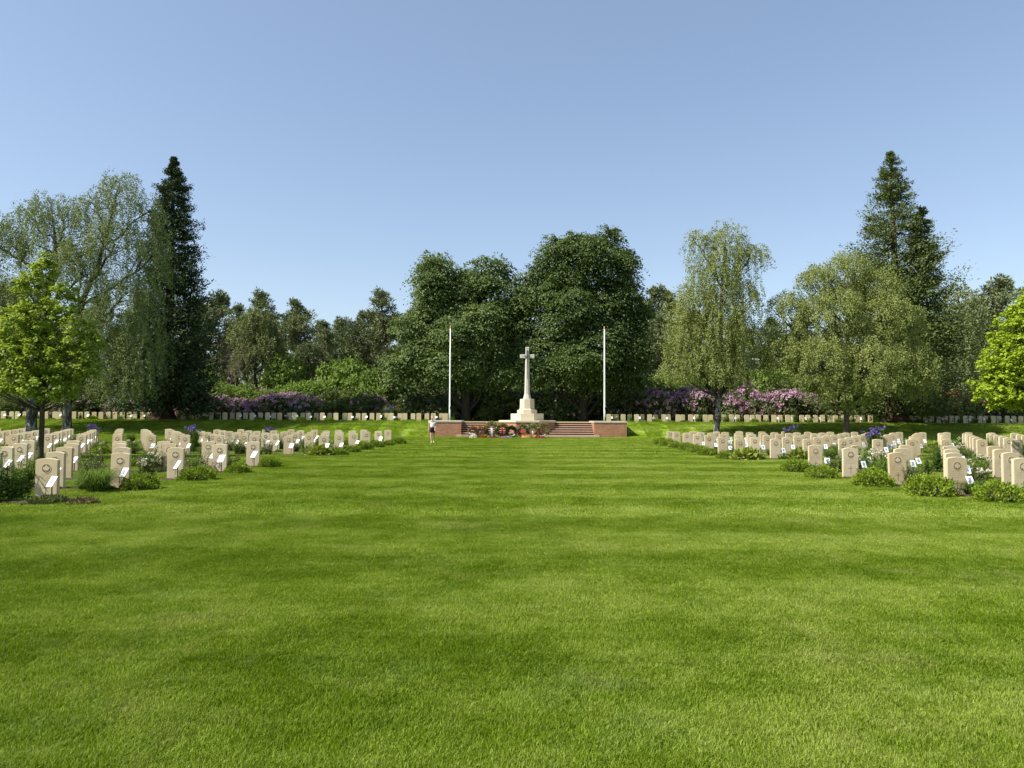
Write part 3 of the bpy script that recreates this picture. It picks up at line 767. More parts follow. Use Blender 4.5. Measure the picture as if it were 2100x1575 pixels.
def headstone(x, y, z, label, group, detail, lean=(0, 0), rz=0.0):
    o = obj('headstone', STONE, None, (x, y, z - 0.008), (lean[0], lean[1], rz)); tag(o, label, 'headstone', group)
    o.scale = (random.uniform(.985, 1.015), 1, random.uniform(.985, 1.015))
    if detail >= 1:
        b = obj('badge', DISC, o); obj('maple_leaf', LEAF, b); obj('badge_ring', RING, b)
    if detail >= 2:
        obj('carved_cross', CRS, o); tag(obj('inscription', INS, o), kind='stuff')
    return o
def placard(x, y, z, label, group, left, rz):
    t = empty('photo_card', (x, y, z), rz); tag(t, label, 'card', group); t.rotation_euler = (random.gauss(0, .03), random.gauss(0, .03), rz)
    s = random.uniform(.92, 1.06); t.scale = (s, s, random.uniform(0.9, 1.1))
    obj('stake', STAKE, t); c = obj('card', CARD_L if left else CARD_R, t); obj('photo', PHOTO_L if left else PHOTO_R, c)
    return t

# ------------------------------------------------------------------ bedding plants (a few kinds, many copies)
def dome_leaves(n, rx, ry, h, leaf, mat, seed, up=0.6, name='foliage', wid=0.6, lobes=9):
    r = np.random.default_rng(seed)
    d = rdir(n, r); d[:, 2] = np.abs(d[:, 2])
    bump = 1 + 0.13 * np.sin(d[:, 0] * lobes + seed) * np.cos(d[:, 1] * lobes * 0.8 + 2 * seed) + 0.10 * np.sin(d[:, 2] * 7 + d[:, 0] * 5)
    P = d * np.array([rx, ry, h]) * (bump * r.uniform(0.72, 1.04, n))[:, None]
    A = unit(d * 0.8 + np.array([0, 0, 0.5]) + r.normal(size=(n, 3)) * 0.5); Nn = unit(d * 0.6 + np.array([0, 0, up]) + r.normal(size=(n, 3)) * 0.5)
    Ln = leaf * r.uniform(0.6, 1.35, n)
    return leaf_mesh(name, P, A, Nn, Ln, Ln * wid, r.uniform(0, 1, n), mat)
def stems_plant(nst, h, spread, per, leaf, mat, seed, wid=0.4, flower=None, nfl=0, fl_size=0.05, name='foliage', curve_=0.5, clump=14):
    r = np.random.default_rng(seed); Ps, As, Ns, Ls = [], [], [], []; mb = MB(); tips = []
    for i in range(nst):
        az = r.uniform(0, 6.283); rad = spread * math.sqrt(r.uniform(0, 1)); b = np.array([math.cos(az) * rad * 0.5, math.sin(az) * rad * 0.5, 0])
        hh = h * r.uniform(0.55, 1.1); tip = b + np.array([math.cos(az) * rad * curve_, math.sin(az) * rad * curve_, hh])
        mb.tube([tuple(b), tuple((b + tip) / 2 + [0, 0, 0.04 * hh]), tuple(tip)], [0.006, 0.005, 0.003], 3); tips.append(tip)
        t = r.uniform(0.12, 1, per)[:, None]; P = b + (tip - b) * t + r.normal(size=(per, 3)) * 0.015
        a = r.uniform(0, 6.283, per); A = np.stack([np.cos(a), np.sin(a), r.uniform(-0.3, 0.7, per)], 1)
        Ps.append(P); As.append(A); Ns.append(unit(np.array([0, 0, 1.0]) + r.normal(size=(per, 3)) * 0.4)); Ls.append(leaf * r.uniform(0.6, 1.3, per) * (1.15 - 0.5 * t[:, 0]))
    Ln = np.concatenate(Ls)
    fo = leaf_mesh(name, np.concatenate(Ps), np.concatenate(As), np.concatenate(Ns), Ln, Ln * wid, r.uniform(0, 1, len(Ln)), mat, 0.25)
    out = [(name, fo), ('stems', mb.mesh('stems', mat))]
    if flower is not None and nfl:
        tp = np.array(tips)[r.choice(len(tips), nfl)] + r.normal(size=(nfl, 3)) * [0.02, 0.02, 0.03]
        k = np.repeat(np.arange(nfl), clump); n = len(k); d = rdir(n, r)
        P = tp[k] + d * fl_size * 0.25; fl = fl_size * r.uniform(0.6, 1.1, n)
        out.append(('blossoms', leaf_mesh('blossoms', P, d, rdir(n, r), fl, fl * 0.8, r.uniform(0, 1, n), flower)))
    return out
def strap_plant(n, h, spread, w, mat, seed, name='foliage', arch=0.9):
    r = np.random.default_rng(seed); az = r.uniform(0, 6.283, n); hh = h * r.uniform(0.5, 1.1, n); ou = spread * r.uniform(0.15, 1.0, n)
    b = np.stack([np.cos(az), np.sin(az), az * 0], 1) * (r.uniform(0, 0.35, n) * spread)[:, None]
    d = np.stack([np.cos(az), np.sin(az), az * 0], 1); s = np.stack([-np.sin(az), np.cos(az), az * 0], 1) * (w * r.uniform(.6, 1.2, n))[:, None] / 2
    z = np.array([0, 0, 1.0])
    m1 = b + d * (ou * 0.3)[:, None] + z * (hh * 0.6)[:, None]; m2 = b + d * (ou * 0.75)[:, None] + z * (hh * 0.95)[:, None]; tp = b + d * (ou * 1.15)[:, None] + z * (hh * (1.0 - 0.3 * arch * r.uniform(0, 1.3, n)))[:, None]
    V = np.stack([b - s, b + s, m1 + s, m1 - s, m2 + s * .8, m2 - s * .8, tp], 1).reshape(-1, 3); q = np.arange(n) * 7
    T = np.concatenate([np.stack([q, q + 1, q + 2], 1), np.stack([q, q + 2, q + 3], 1), np.stack([q + 3, q + 2, q + 4], 1), np.stack([q + 3, q + 4, q + 5], 1), np.stack([q + 5, q + 4, q + 6], 1)])
    return new_mesh(name, V, T, [mat], np.repeat(r.uniform(0, 1, n), 7))
def iris_plant(seed):
    r = np.random.default_rng(seed); fo = strap_plant(230, 0.66, 0.30, 0.028, M['peren'], seed, arch=0.2)
    nf = 26; base = np.stack([r.normal(0, 0.14, nf), r.normal(0, 0.10, nf), r.uniform(0.52, 0.80, nf)], 1); k = np.repeat(np.arange(nf), 9); n = len(k); d = rdir(n, r); d[:, 2] = d[:, 2] * 0.8
    fl = leaf_mesh('blossoms', base[k] + d * 0.012, d, rdir(n, r), 0.07 * r.uniform(.7, 1.2, n), 0.045, r.uniform(0, 1, n), M['irispetal'], 0.3)
    mb = MB()
    for p in base: mb.tube([(p[0] * 0.5, p[1] * 0.5, 0), tuple(p)], [0.006, 0.004], 3)
    return [('foliage', fo), ('blossoms', fl), ('stems', mb.mesh('stems', M['peren']))]
def mound(seed):
    core = MB(); core.lathe([(0.26, 0.0), (0.30, 0.07), (0.25, 0.14), (0.13, 0.19), (0.0, 0.2)], 12)
    return [('foliage', dome_leaves(3400, 0.45, 0.40, 0.33, 0.046, M['mound'], seed, wid=0.55)), ('twigs', core.mesh('twigs', M['bark_lime'], smooth=True))]  # solid dark core: shade among the leaves put into a bark colour
KINDS = {
    'mound_shrub': ('shrub', [mound(1), mound(2), mound(3)]),
    'leafy_perennial': ('plant', [stems_plant(26, 0.55, 0.30, 34, 0.095, M['peren'], 11), stems_plant(30, 0.42, 0.36, 30, 0.085, M['peren'], 12, flower=M['creampetal'], nfl=9), stems_plant(18, 0.72, 0.24, 44, 0.10, M['peren'], 13, wid=0.3)]),
    'rose_bush': ('rose', [stems_plant(22, 0.62, 0.36, 40, 0.062, M['rose'], 21, 0.6, M['creampetal'], 16, 0.05), stems_plant(20, 0.50, 0.34, 42, 0.06, M['rose'], 22, 0.6, M['creampetal'], 3, 0.04), stems_plant(24, 0.56, 0.38, 44, 0.062, M['rose'], 23, 0.6)]),
    'hosta': ('plant', [[('foliage', dome_leaves(260, 0.42, 0.34, 0.26, 0.17, M['hosta'], 31, 0.9, wid=0.62))], [('foliage', dome_leaves(220, 0.36, 0.3, 0.24, 0.16, M['hosta'], 32, 0.9, wid=0.6))]]),
    'grass_tuft': ('grass', [[('foliage', strap_plant(620, 0.40, 0.42, 0.009, M['tuft'], 41, arch=1.3))], [('foliage', strap_plant(520, 0.34, 0.36, 0.009, M['tuft'], 42, arch=1.3))]]),
    'iris': ('iris', [iris_plant(51), iris_plant(52)]),
    'ground_cover': ('plant', [[('foliage', dome_leaves(900, 0.40, 0.26, 0.13, 0.055, M['rose'], 61, 0.9))], [('foliage', dome_leaves(800, 0.34, 0.24, 0.16, 0.05, M['peren'], 62, 0.9))]]),
    'dried_plant': ('plant', [[('foliage', dome_leaves(700, 0.26, 0.14, 0.12, 0.045, M['dry'], 71, 0.7, wid=0.35))]]),
}
def plant(kind, x, y, label, group, scale=1.0, var=None, z=None):
    cat, vs = KINDS[kind]; v = vs[var if var is not None else random.randrange(len(vs))]
    t = empty(kind, (x, y, gz(x, y) if z is None else z), random.uniform(0, 6.28), (scale * random.uniform(.92, 1.08), scale * random.uniform(.92, 1.08), scale * random.uniform(.88, 1.12)))
    tag(t, label, cat, group)
    for nm, me in v: obj(nm, me, t)
    return t

# ------------------------------------------------------------------ the two lower plots
random.seed(21)
LOOK = {'mound_shrub': 'bright green mound', 'leafy_perennial': 'leafy green perennial', 'rose_bush': 'small loose rose bush', 'hosta': 'yellow-green broad-leaved plant', 'grass_tuft': 'arching grass tuft', 'ground_cover': 'low spreading plant'}
SPECIAL_PLANTS = {}
for side, rows, edge, sp, nm in ((-1, ROWS_L, edge_l, SP_L, 'left'), (1, ROWS_R, edge_r, SP_R, 'right')):
    for i, y in enumerate(rows):
        j = 0
        while True:
            x = edge(y) + side * sp * j
            if not in_view(x, y, 0.25): break
            xx, yy = x + random.gauss(0, .025), y + random.gauss(0, .025)
            where = '%s from the lawn, %s row of %s plot' % (ordinal(j + 1), ordinal(i + 1), nm)
            d = 2 if y < 26 else 1
            headstone(xx, yy, 0, 'pale stone headstone, ' + where, 'headstones of the %s plot' % nm, d, (random.gauss(0, .008), random.gauss(0, .008)), random.gauss(0, .015))
            if random.random() < (0.9 if y < 36 else 0.72):
                if side < 0: placard(xx + 0.19 + random.gauss(0, .03), yy - 0.24, 0, 'white photo card on stake, grave ' + where, 'photo cards of the left plot', True, R(random.gauss(-24, 8)))
                else: placard(xx + 0.29 + random.gauss(0, .03), yy - 0.10, 0, 'white photo card on stake, grave ' + where, 'photo cards of the right plot', False, R(random.gauss(6, 9)))
            # plant at the lawn end of the row, then plants between the stones
            if j == 0 and not (side < 0 and i == 0):
                off = 0.62 if side < 0 else -0.62
                plant('mound_shrub', xx + off + random.gauss(0, .06), yy - 0.12, 'low bright green mound shrub ending %s row, %s plot' % (ordinal(i + 1), nm), 'mound shrubs along the lawn', random.choice((.88, .95, 1.02, 1.08)) * (1.08 if y < 16 and side > 0 else 1))
            if (y < 34 or random.random() < 0.55) and not (side > 0 and i == 0 and j == 0):
                k = random.choices(['leafy_perennial', 'rose_bush', 'hosta', 'grass_tuft', 'ground_cover', 'mound_shrub'], [5, 5, 1.2, 1.2, 2.2, 1.2])[0]
                plant(k, xx + side * sp * 0.5 + random.gauss(0, .12), yy - 0.12 + random.gauss(0, .06), '%s outside the grave %s' % (LOOK[k], where), '%s bedding plants of the %s plot' % (k.replace('_', ' '), nm), random.uniform(.72, 1.12))
            if y < 34 and random.random() < 0.55 and not (i == 0 and j == 0):
                k = random.choice(['ground_cover', 'leafy_perennial', 'ground_cover', 'rose_bush'])
                plant(k, xx + random.uniform(-.28, .28), yy - 0.26, '%s before the grave %s' % (LOOK[k].replace('leafy green', 'small leafy'), where), 'plants before the %s graves' % nm, random.uniform(.36, .6))
            j += 1
# single plants one can pick out
for px, D, s, lb in ((190, 42.2, 1.25, 'purple iris clump near the bank, left of the dark conifer'), (396, 32.6, 1.4, 'large purple iris clump among the left graves'), (553, 42.0, 1.35, 'purple iris clump behind the far left graves'),
                     (1792, 31.2, 1.45, 'large purple iris clump among the right graves'), (1622, 42.8, 1.35, 'purple iris clump behind the far right graves')):
    p = at(px, 900, D); plant('iris', p.x, p.y, lb, 'purple irises', s)
p = at(200, 1000, 15.6); plant('grass_tuft', p.x, 15.55, 'big arching grass tuft beside the front left headstone', None, 1.25, 0)
p = at(232, 950, 18.2); plant('mound_shrub', p.x, 17.9, 'rounded green shrub between the front left rows', None, .78, 1)
p = at(12, 1010, 14.0); plant('rose_bush', p.x, 13.6, 'dark bushy plant at the left edge of the picture', None, 1.15, 2)
p = at(48, 1000, 14.4); plant('leafy_perennial', p.x, 14.3, 'tall upright leafy stems left of the front left headstone', None, 1.0, 2)
p = at(90, 1020, 13.4); plant('ground_cover', p.x, 13.45, 'creeping pale plant at the foot of the front left headstone', None, 0.95, 0)
p = at(168, 1030, 13.3); plant('dried_plant', p.x, 13.35, 'brown dried plant on the grass beside the front left headstone', None, 0.9)
p = at(425, 960, 24); plant('rose_bush', p.x, 21.0, 'white-flowering bush between the left graves', None, 1.25, 0)
p = at(1790, 950, 20); plant('leafy_perennial', p.x, 20.4, 'large dense leafy plant between two right headstones', None, 1.5, 1)
p = at(1800, 950, 20); plant('leafy_perennial', p.x + .1, 21.4, 'tall leafy plant behind the dense one in the right plot', None, 1.5, 0)
p = at(2025, 1010, 15); plant('grass_tuft', p.x, 15.5, 'arching grass tuft beside the front right photo card', None, 1.0, 1)
p = at(1905, 960, 17); plant('grass_tuft', p.x, 18.6, 'tall arching grass between the right headstone rows', None, 1.5, 0)
p = at(2070, 1020, 14.3); plant('mound_shrub', p.x, 14.5, 'large bright green mound shrub at the right edge of the picture', None, 1.15, 0)
p = at(1245, 905, 28); plant('hosta', at(1530, 920, 28.2).x, 28.3, 'bright yellow-green plant in front of the right far block', None, 1.2, 0)
plant('hosta', at(655, 920, 30).x, 29.9, 'yellow-green plant in front of the left far block', None, 1.3, 1)

# ------------------------------------------------------------------ graves on the upper terrace
random.seed(33)
def upper(side, px0, px1, nm):
    steps = [random.choice((1.16, 1.20, 1.24)) for _ in range(60)]
    for row, D in ((1, 64.3), (2, 66.6)):
        xa, xb = at(px0, 850, D).x, at(px1, 850, D).x
        x, j = xa + side * (0.0 if row == 1 else 0.56), 0
        while (x - xb) * side < 0:
            trunk = any(abs(x - t) < 0.9 for t in UP_TRUNKS)
            j += 1
            if not trunk:
                xx = x + random.gauss(0, .05)
                headstone(xx, D + random.gauss(0, .03), TER - 0.11, 'upper terrace headstone, %s from the %s flagpole, %s row' % (ordinal(j), nm, 'front' if row == 1 else 'back'), 'headstones of the %s upper terrace' % nm, 0, (0, random.gauss(0, .008)), random.gauss(0, .02))
                if row == 1 and random.random() < 0.7:
                    placard(xx + 0.26, D - 0.2, TER, 'white photo card by %s front headstone from the %s flagpole, upper terrace' % (ordinal(j), nm), 'photo cards of the upper terrace', side < 0, R(random.gauss(0, 12)))
                if row == 1:
                    k = random.choice(['leafy_perennial', 'rose_bush', 'ground_cover', 'leafy_perennial', 'mound_shrub'])
                    plant(k, xx + 0.62, D - 0.15, '%s past %s front headstone from the %s flagpole, upper terrace' % (LOOK[k], ordinal(j), nm), 'bedding plants of the upper terrace', random.uniform(.7, 1.15), z=TER)
            x += side * steps[j] * D / 64.3
UP_TRUNKS = [at(335, 855, 63.2).x, at(1835, 858, 63.0).x]
upper(-1, 915, -8, 'left'); upper(1, 1249, 2106, 'right')
for px, lb in ((610, 'violet flower clump behind the upper left headstones'), (800, 'violet flower clump near the left lime tree'), (1890, 'violet flower clump right of the right conifer'), (1930, 'second violet flower clump right of the right conifer')):
    p = at(px, 850, 67.4); plant('iris', p.x, 67.4, lb, 'violet flowers behind the terrace graves', 1.5, z=TER)

# ------------------------------------------------------------------ trees
random.seed(5)
def broad_trunk(path, rad, sides=9, flare=True):
    mb = MB()
    if flare:
        p0 = Vector(path[0]); p1 = Vector(path[1])
        path = [p0 - Vector((0, 0, .15)), p0.lerp(p1, 0.12), p0.lerp(p1, 0.35)] + list(path[1:]); rad = [rad[0] * 1.55, rad[0] * 1.12, rad[0]] + list(rad[1:])
    mb.tube(path, rad, sides); return mb, path, rad

# limes behind the cross
def lime(px, D, lst, label, nclump):
    b = at(px, 862, D); o = Vector((b.x, D, TER)); lo = lobes_px(lst, D, o, 0.8); lo2 = sublobes(lo, 9, int(px), 0.30, 0.52, 0.92, 0.76)
    top = max(c[2] for c, _ in lo)
    mb, pa, ra = broad_trunk([(0, 0, 0), (0.05, 0, 2.2), (0.2, 0.1, top * 0.5), (0.3, 0, top * 0.95)], [0.46, 0.40, 0.3, 0.1])
    limbs_to(mb, pa, ra, lo, 0.2, 3, 0.3, 0.7, 0.15)
    finish_tree('lime_tree', label, 'tree', o, mb.mesh('trunk', M['bark_lime'], smooth=True), [('crown', spray_crown(lo2, nclump, 42, 0.20, M['lime'], 0.85, 0.62, 9500, 0.42, bury=0.8, jitter=0.38, thin=0.11))], 'lime trees behind the cross')
lime(955, 69.0, [(906, 575, 46, 58), (890, 620, 50, 60, .4), (985, 600, 60, 62, .5), (874, 690, 56, 76), (945, 690, 68, 85, -.8), (1030, 690, 52, 85, .8), (848, 755, 42, 56, -.3), (915, 745, 66, 50, -.8), (1005, 752, 66, 50)], 'dark dense lime tree left of the cross with a twin-domed crown', 1900)
lime(1195, 69.0, [(1192, 522, 52, 52), (1245, 530, 46, 58, .5), (1150, 550, 46, 60, .3), (1096, 585, 40, 52, .4), (1268, 590, 42, 56), (1290, 660, 40, 76), (1078, 650, 40, 70, .6), (1262, 640, 56, 80), (1160, 655, 70, 85, -.6), (1240, 705, 74, 85, -.8), (1120, 735, 56, 62, -.3), (1285, 748, 38, 58), (1195, 752, 80, 50, -.8)], 'tall dark lime tree right of the cross, taller than its neighbour', 2300)

# birches and other weeping trees
def weeping(name, label, px, D, z, lst, path_px, rad, nstr, per, leaf, mat, length, bark, group, subs=5, bury=0.55, depth=0.9, inner=0.4, min_t=0.3, low_py=815, fuzz=0.075):
    b = at(px, 880, D); o = Vector((b.x, D, z)); lo = lobes_px(lst, D, o, depth)
    path = [(0, 0, 0)] + [tuple(at(x, y, D) - o) for x, y in path_px]
    mb, pa, ra = broad_trunk(path, rad)
    low = mb.mesh('trunk', bark, smooth=True)
    lim = MB(); limbs_to(lim, pa, ra, lo, 0.13, subs, 0.3, 0.85, min_t)
    cr, C = weeping_crown(lo, nstr, per, leaf, mat, length, bury=bury, inner=inner, zmin=at(px, low_py, D).z - z, fuzz=fuzz)
    t = finish_tree(name, label, 'tree', o, low, [('crown', cr), ('limbs', lim.mesh('limbs', M['bark_birch_top'], smooth=True))], group)
    return t
weeping('birch_tree', 'tall weeping birch with rough white bark beside the left conifer', 137, 56, gz(-30, 56),
        [(245, 395, 46, 48), (200, 430, 42, 46), (288, 430, 32, 50, 1), (235, 500, 70, 60), (300, 520, 36, 70, 1), (180, 540, 50, 56, -1), (250, 610, 74, 72), (285, 700, 50, 80), (205, 690, 60, 74), (250, 775, 60, 52), (170, 780, 44, 50)],
        [(141, 790), (152, 690), (172, 610), (203, 540), (225, 450), (245, 375)], [0.30, 0.27, 0.24, 0.2, 0.16, 0.1, 0.03], 1900, 46, 0.100, M['birch_left'], (0.7, 2.4), M['bark_birch'], 'tall birches on the left')
weeping('birch_tree', 'spreading weeping birch with dark rough trunk behind the young maple', 64, 56, gz(-36, 56),
        [(100, 430, 42, 42), (140, 450, 36, 48), (50, 440, 44, 44, 1), (100, 510, 60, 50), (20, 500, 46, 60), (-30, 480, 50, 60), (150, 560, 40, 50, 1), (60, 590, 60, 50), (0, 620, 50, 70), (60, 690, 80, 60, 1), (-50, 620, 60, 90), (120, 770, 60, 60, 1), (20, 780, 60, 50)],
        [(66, 780), (72, 680), (100, 600), (118, 560), (112, 480), (102, 410)], [0.36, 0.31, 0.27, 0.2, 0.15, 0.1, 0.03], 1900, 46, 0.100, M['birch_left'], (0.7, 2.2), M['bark_birch'], 'tall birches on the left')
weeping('birch_tree', 'slender weeping birch with white trunk right of the right flagpole', 1468, 56, gz(15.6, 56),
        [(1488, 492, 44, 40), (1432, 500, 24, 36), (1540, 520, 36, 26), (1470, 560, 56, 54), (1430, 620, 52, 54), (1525, 610, 40, 50), (1475, 670, 64, 62), (1405, 700, 44, 62), (1530, 700, 40, 70, 1), (1460, 745, 66, 46), (1385, 755, 30, 34), (1505, 775, 44, 34)],
        [(1474, 830), (1480, 760), (1478, 650), (1482, 560), (1488, 455)], [0.22, 0.2, 0.17, 0.13, 0.09, 0.02], 2000, 46, 0.100, M['birch'], (0.6, 2.0), M['bark_birch'], 'birches on the right', low_py=785, min_t=0.45)
weeping('weeping_tree', 'wide rounded grey-trunked tree in front of the right conifer', 1735, 56, gz(25.6, 56),
        [(1735, 560, 48, 46), (1680, 585, 44, 44), (1795, 590, 50, 46), (1620, 650, 46, 56), (1700, 650, 62, 60, -1), (1790, 660, 64, 66, -1), (1850, 680, 44, 66), (1605, 730, 44, 50), (1670, 745, 64, 56, -1.5), (1760, 755, 72, 60, -2), (1850, 760, 56, 60, -1), (1715, 800, 60, 36, -1)],
        [(1736, 820), (1738, 740), (1738, 640), (1738, 540)], [0.2, 0.19, 0.17, 0.12, 0.03], 3200, 40, 0.110, M['birch'], (0.25, 0.75), M['twig'], 'birches on the right', 5, 0.62, 0.95, 0.55, 0.42, 828, 0.13)
weeping('birch_tree', 'thin pale birch in the woodland right of the right conifer', 1968, 78, TER,
        [(1962, 605, 30, 30), (1985, 640, 30, 36), (1940, 650, 28, 40), (1968, 700, 46, 44), (1945, 760, 44, 44), (1995, 760, 40, 48), (1965, 810, 50, 36)],
        [(1966, 790), (1960, 700), (1968, 640), (1962, 570)], [0.2, 0.17, 0.13, 0.08, 0.02], 1000, 24, 0.17, M['olive'], (0.8, 2.6), M['bark_birch'], 'woodland birches', 4)
weeping('birch_tree', 'olive-green birch with dark forked limbs at the woodland edge right of the left conifer', 523, 78, TER,
        [(532, 650, 30, 28), (502, 685, 34, 36), (552, 690, 32, 40), (525, 725, 46, 34), (492, 745, 22, 26)],
        [(524, 790), (522, 740), (512, 700), (525, 620)], [0.2, 0.16, 0.12, 0.08, 0.02], 900, 30, 0.14, M['olive'], (0.4, 1.1), M['bark_birch_top'], 'woodland birches', 5)

# giant sequoias
def sequoia(px, D, axes_px, label, mat, nb, per, rough=1.0):
    b = at(px, 857, D); o = Vector((b.x, D, TER)); k = px2m(D); ax = []; mbt = MB()
    for (bx, by), (tx, ty), prof, share in axes_px:
        ba, ti = at(bx, by, D) - o, at(tx, ty, D) - o
        ax.append((ba, ti, [(t, w * k) for t, w in prof], share))
    H = ax[0][1].z
    mbt.tube([(0, 0, -.2), (0, 0, .25), (0.02, 0, 0.9), (0, 0, 2.6), tuple(Vector((ax[0][0].x * .6, 0, H * .4))), tuple(Vector((ax[0][1].x, 0, H * .97)))], [1.45, 1.05, 0.75, 0.58, 0.38, 0.05], 12)
    if len(ax) > 1: mbt.tube([tuple(Vector((ax[1][0].x * .4, 0, H * .35))), tuple(ax[1][0]), tuple(ax[1][0].lerp(ax[1][1], .93))], [0.3, 0.25, 0.04], 7)
    cr, lm = sequoia_crown(ax, mat, nb, per, rough=rough)
    finish_tree('sequoia_tree', label, 'tree', o, mbt.mesh('trunk', M['bark_red'], smooth=True), [('crown', cr), ('limbs', lm.mesh('limbs', M['bark_red']))], 'giant conifers on the terrace')
sequoia(335, 63.4, [((350, 815), (357, 322), [(0, 72), (0.1, 90), (0.3, 82), (0.5, 66), (0.7, 48), (0.85, 30), (0.94, 14), (1, 1)], 1.0)], 'tall narrow dark conifer with flared red-brown trunk on the left', M['sequoia'], 880, 88, 0.95)
sequoia(1835, 63.2, [((1850, 815), (1825, 312), [(0, 100), (0.12, 138), (0.3, 120), (0.5, 92), (0.62, 74), (0.75, 56), (0.86, 35), (0.94, 18), (1, 1)], 0.8), ((1880, 720), (1890, 425), [(0, 72), (0.4, 50), (0.7, 34), (0.9, 17), (1, 3)], 0.42)], 'tall olive-green conifer with a second leading shoot on the right', M['sequoia_right'], 860, 88, 1.1)

# young maples
def maple(px, D, lst, label, mat, nros, seed, trunk_top):
    r = np.random.default_rng(seed); b = at(px, 900, D); o = Vector((b.x, D, 0)); lo = lobes_px(lst, D, o, 0.95)
    C, O = shell_points(lo, nros, 0.55, 1.06, 0.1, 0.6, r); per = 26; k = np.repeat(np.arange(nros), per); n = len(k)
    az = r.uniform(0, 6.283, n); h = np.stack([np.cos(az), np.sin(az), az * 0], 1)
    sz = r.uniform(.6, 1.25, nros)[k][:, None]
    P = C[k] + (h * r.uniform(0.0, 0.17, (n, 1)) + np.array([0, 0, 1.0]) * r.normal(0, .055, (n, 1))) * sz
    A = unit(h + O[k] * 0.25 + np.array([0, 0, -0.5]) + r.normal(size=(n, 3)) * .3); Nn = unit(np.array([0, 0, 0.9]) + h * 0.45 + r.normal(size=(n, 3)) * .32)
    Ln = 0.10 * r.uniform(.65, 1.3, n)
    cr = leaf_mesh('crown', P, A, Nn, Ln, Ln * 0.95, r.uniform(0, 1, nros)[k] * .5 + r.uniform(0, .5, n), mat, 0.22)
    H = trunk_top; mb, pa, ra = broad_trunk([(0, 0, 0), (0.02, 0, 1.0), (0, 0.02, 2.2), (0.05, 0, H * .6), (0.04, 0, H * .93)], [0.10, 0.092, 0.08, 0.045, 0.012])
    lim = mb
    for i in range(0, nros, 9):
        e = Vector(C[i]); zt = max(1.7, e.z - 0.55 * math.hypot(e.x, e.y) - .2); t = min(.96, zt / (H * .93)); a = Vector((0.03, 0, t * H * .93))
        lim.tube(curve(a, e, -0.04, 3, .03), taper(max(.008, .03 * (1.1 - t)), .005, 3), 4)
    finish_tree('maple_tree', label, 'tree', o, mb.mesh('trunk', M['bark_maple'], smooth=True), [('crown', cr)], 'young maples among the graves')
maple(84, 27, [(90, 555, 22, 38), (60, 600, 30, 40), (125, 620, 36, 44), (85, 650, 44, 44), (35, 670, 44, 40), (150, 680, 40, 44), (180, 700, 30, 26), (10, 720, 44, 40), (75, 730, 60, 50), (140, 745, 56, 40), (30, 780, 56, 34), (100, 785, 64, 36), (-30, 760, 40, 44), (185, 752, 24, 22)], 'young maple with fresh light green leaves among the left graves', M['maple'], 1000, 5, 7.0)
maple(2145, 27, [(2130, 640, 50, 62), (2095, 690, 56, 62), (2160, 690, 70, 70), (2075, 745, 62, 50), (2130, 770, 90, 56), (2085, 795, 78, 44), (2180, 780, 60, 60)], 'bright yellow-green maple reaching in at the right edge', M['maple_right'], 1250, 6, 6.4)

# pines of the woodland
PINES = [make_pine(101, 16.0, 3.5, 0.34, 52), make_pine(102, 15.0, 3.0, 0.36, 46), make_pine(103, 14.5, 3.9, 0.30, 58), make_pine(104, 17.0, 2.5, 0.48, 36)]
pine_spots = [(20, 585, 88, 2), (110, 600, 92, 0), (200, 610, 90, 1), (300, 610, 94, 2), (395, 625, 90, 0), (452, 603, 86, 2), (490, 630, 98, 1), (548, 600, 92, 3), (600, 640, 98, 2), (632, 620, 86, 0), (668, 660, 80, 1), (700, 655, 96, 2), (742, 640, 92, 1), (768, 650, 100, 2),
              (793, 598, 88, 3), (835, 640, 96, 0), (1040, 640, 98, 2), (1335, 592, 92, 1), (1372, 605, 98, 0), (1352, 650, 84, 2), (1420, 640, 96, 2), (1500, 650, 98, 0), (1580, 655, 94, 1), (1640, 650, 98, 2), (1720, 660, 96, 0), (1925, 655, 96, 2), (1985, 640, 98, 1), (2052, 572, 88, 2), (2095, 566, 92, 0), (2020, 640, 94, 1)]
HB = [16.0, 15.0, 14.5, 17.0]
for i, (px, py, D, v) in enumerate(sorted(pine_spots)):
    p = at(px, py, D); s = (p.z - TER) / (HB[v] * 1.02)
    t = finish_tree('pine_tree', '%s pine from the left along the dark woodland edge' % ordinal(i + 1), 'pine', (p.x, D, TER), PINES[v][0], [('crown', PINES[v][1])], 'woodland pines', None, random.uniform(0, 6.28))
    t.scale = (s * random.uniform(.95, 1.15), s * random.uniform(.95, 1.15), s)
# bare twiggy tree
random.seed(12)
def twigs():
    mb = MB()
    def grow(p, d, ln, r, lev):
        e = p + d * ln; mid = p.lerp(e, .5) + Vector((random.gauss(0, .06), random.gauss(0, .06), 0)) * ln
        mb.tube([p, mid, e], [r, r * .8, r * .6], 5 if lev < 2 else 3, False)
        if lev >= 5: return
        for _ in range(3 if lev else 4):
            nd = (d + Vector(rdir(1)[0]) * .62 + Vector((0, 0, .16))).normalized(); grow(poly_at([p, mid, e], random.uniform(.55, 1)), nd, ln * random.uniform(.58, .8), r * .55, lev + 1)
    grow(Vector((0, 0, 0)), Vector((-.08, 0, 1)).normalized(), 3.4, .11, 0); return mb.mesh('branches', M['twig'])
p = at(466, 840, 74); bt = empty('bare_tree', (p.x, 74, TER)); tag(bt, 'bare reddish-brown twiggy tree in front of the left pines', 'tree'); obj('branches', twigs(), bt); bt.scale = (.95, .95, 1.0)

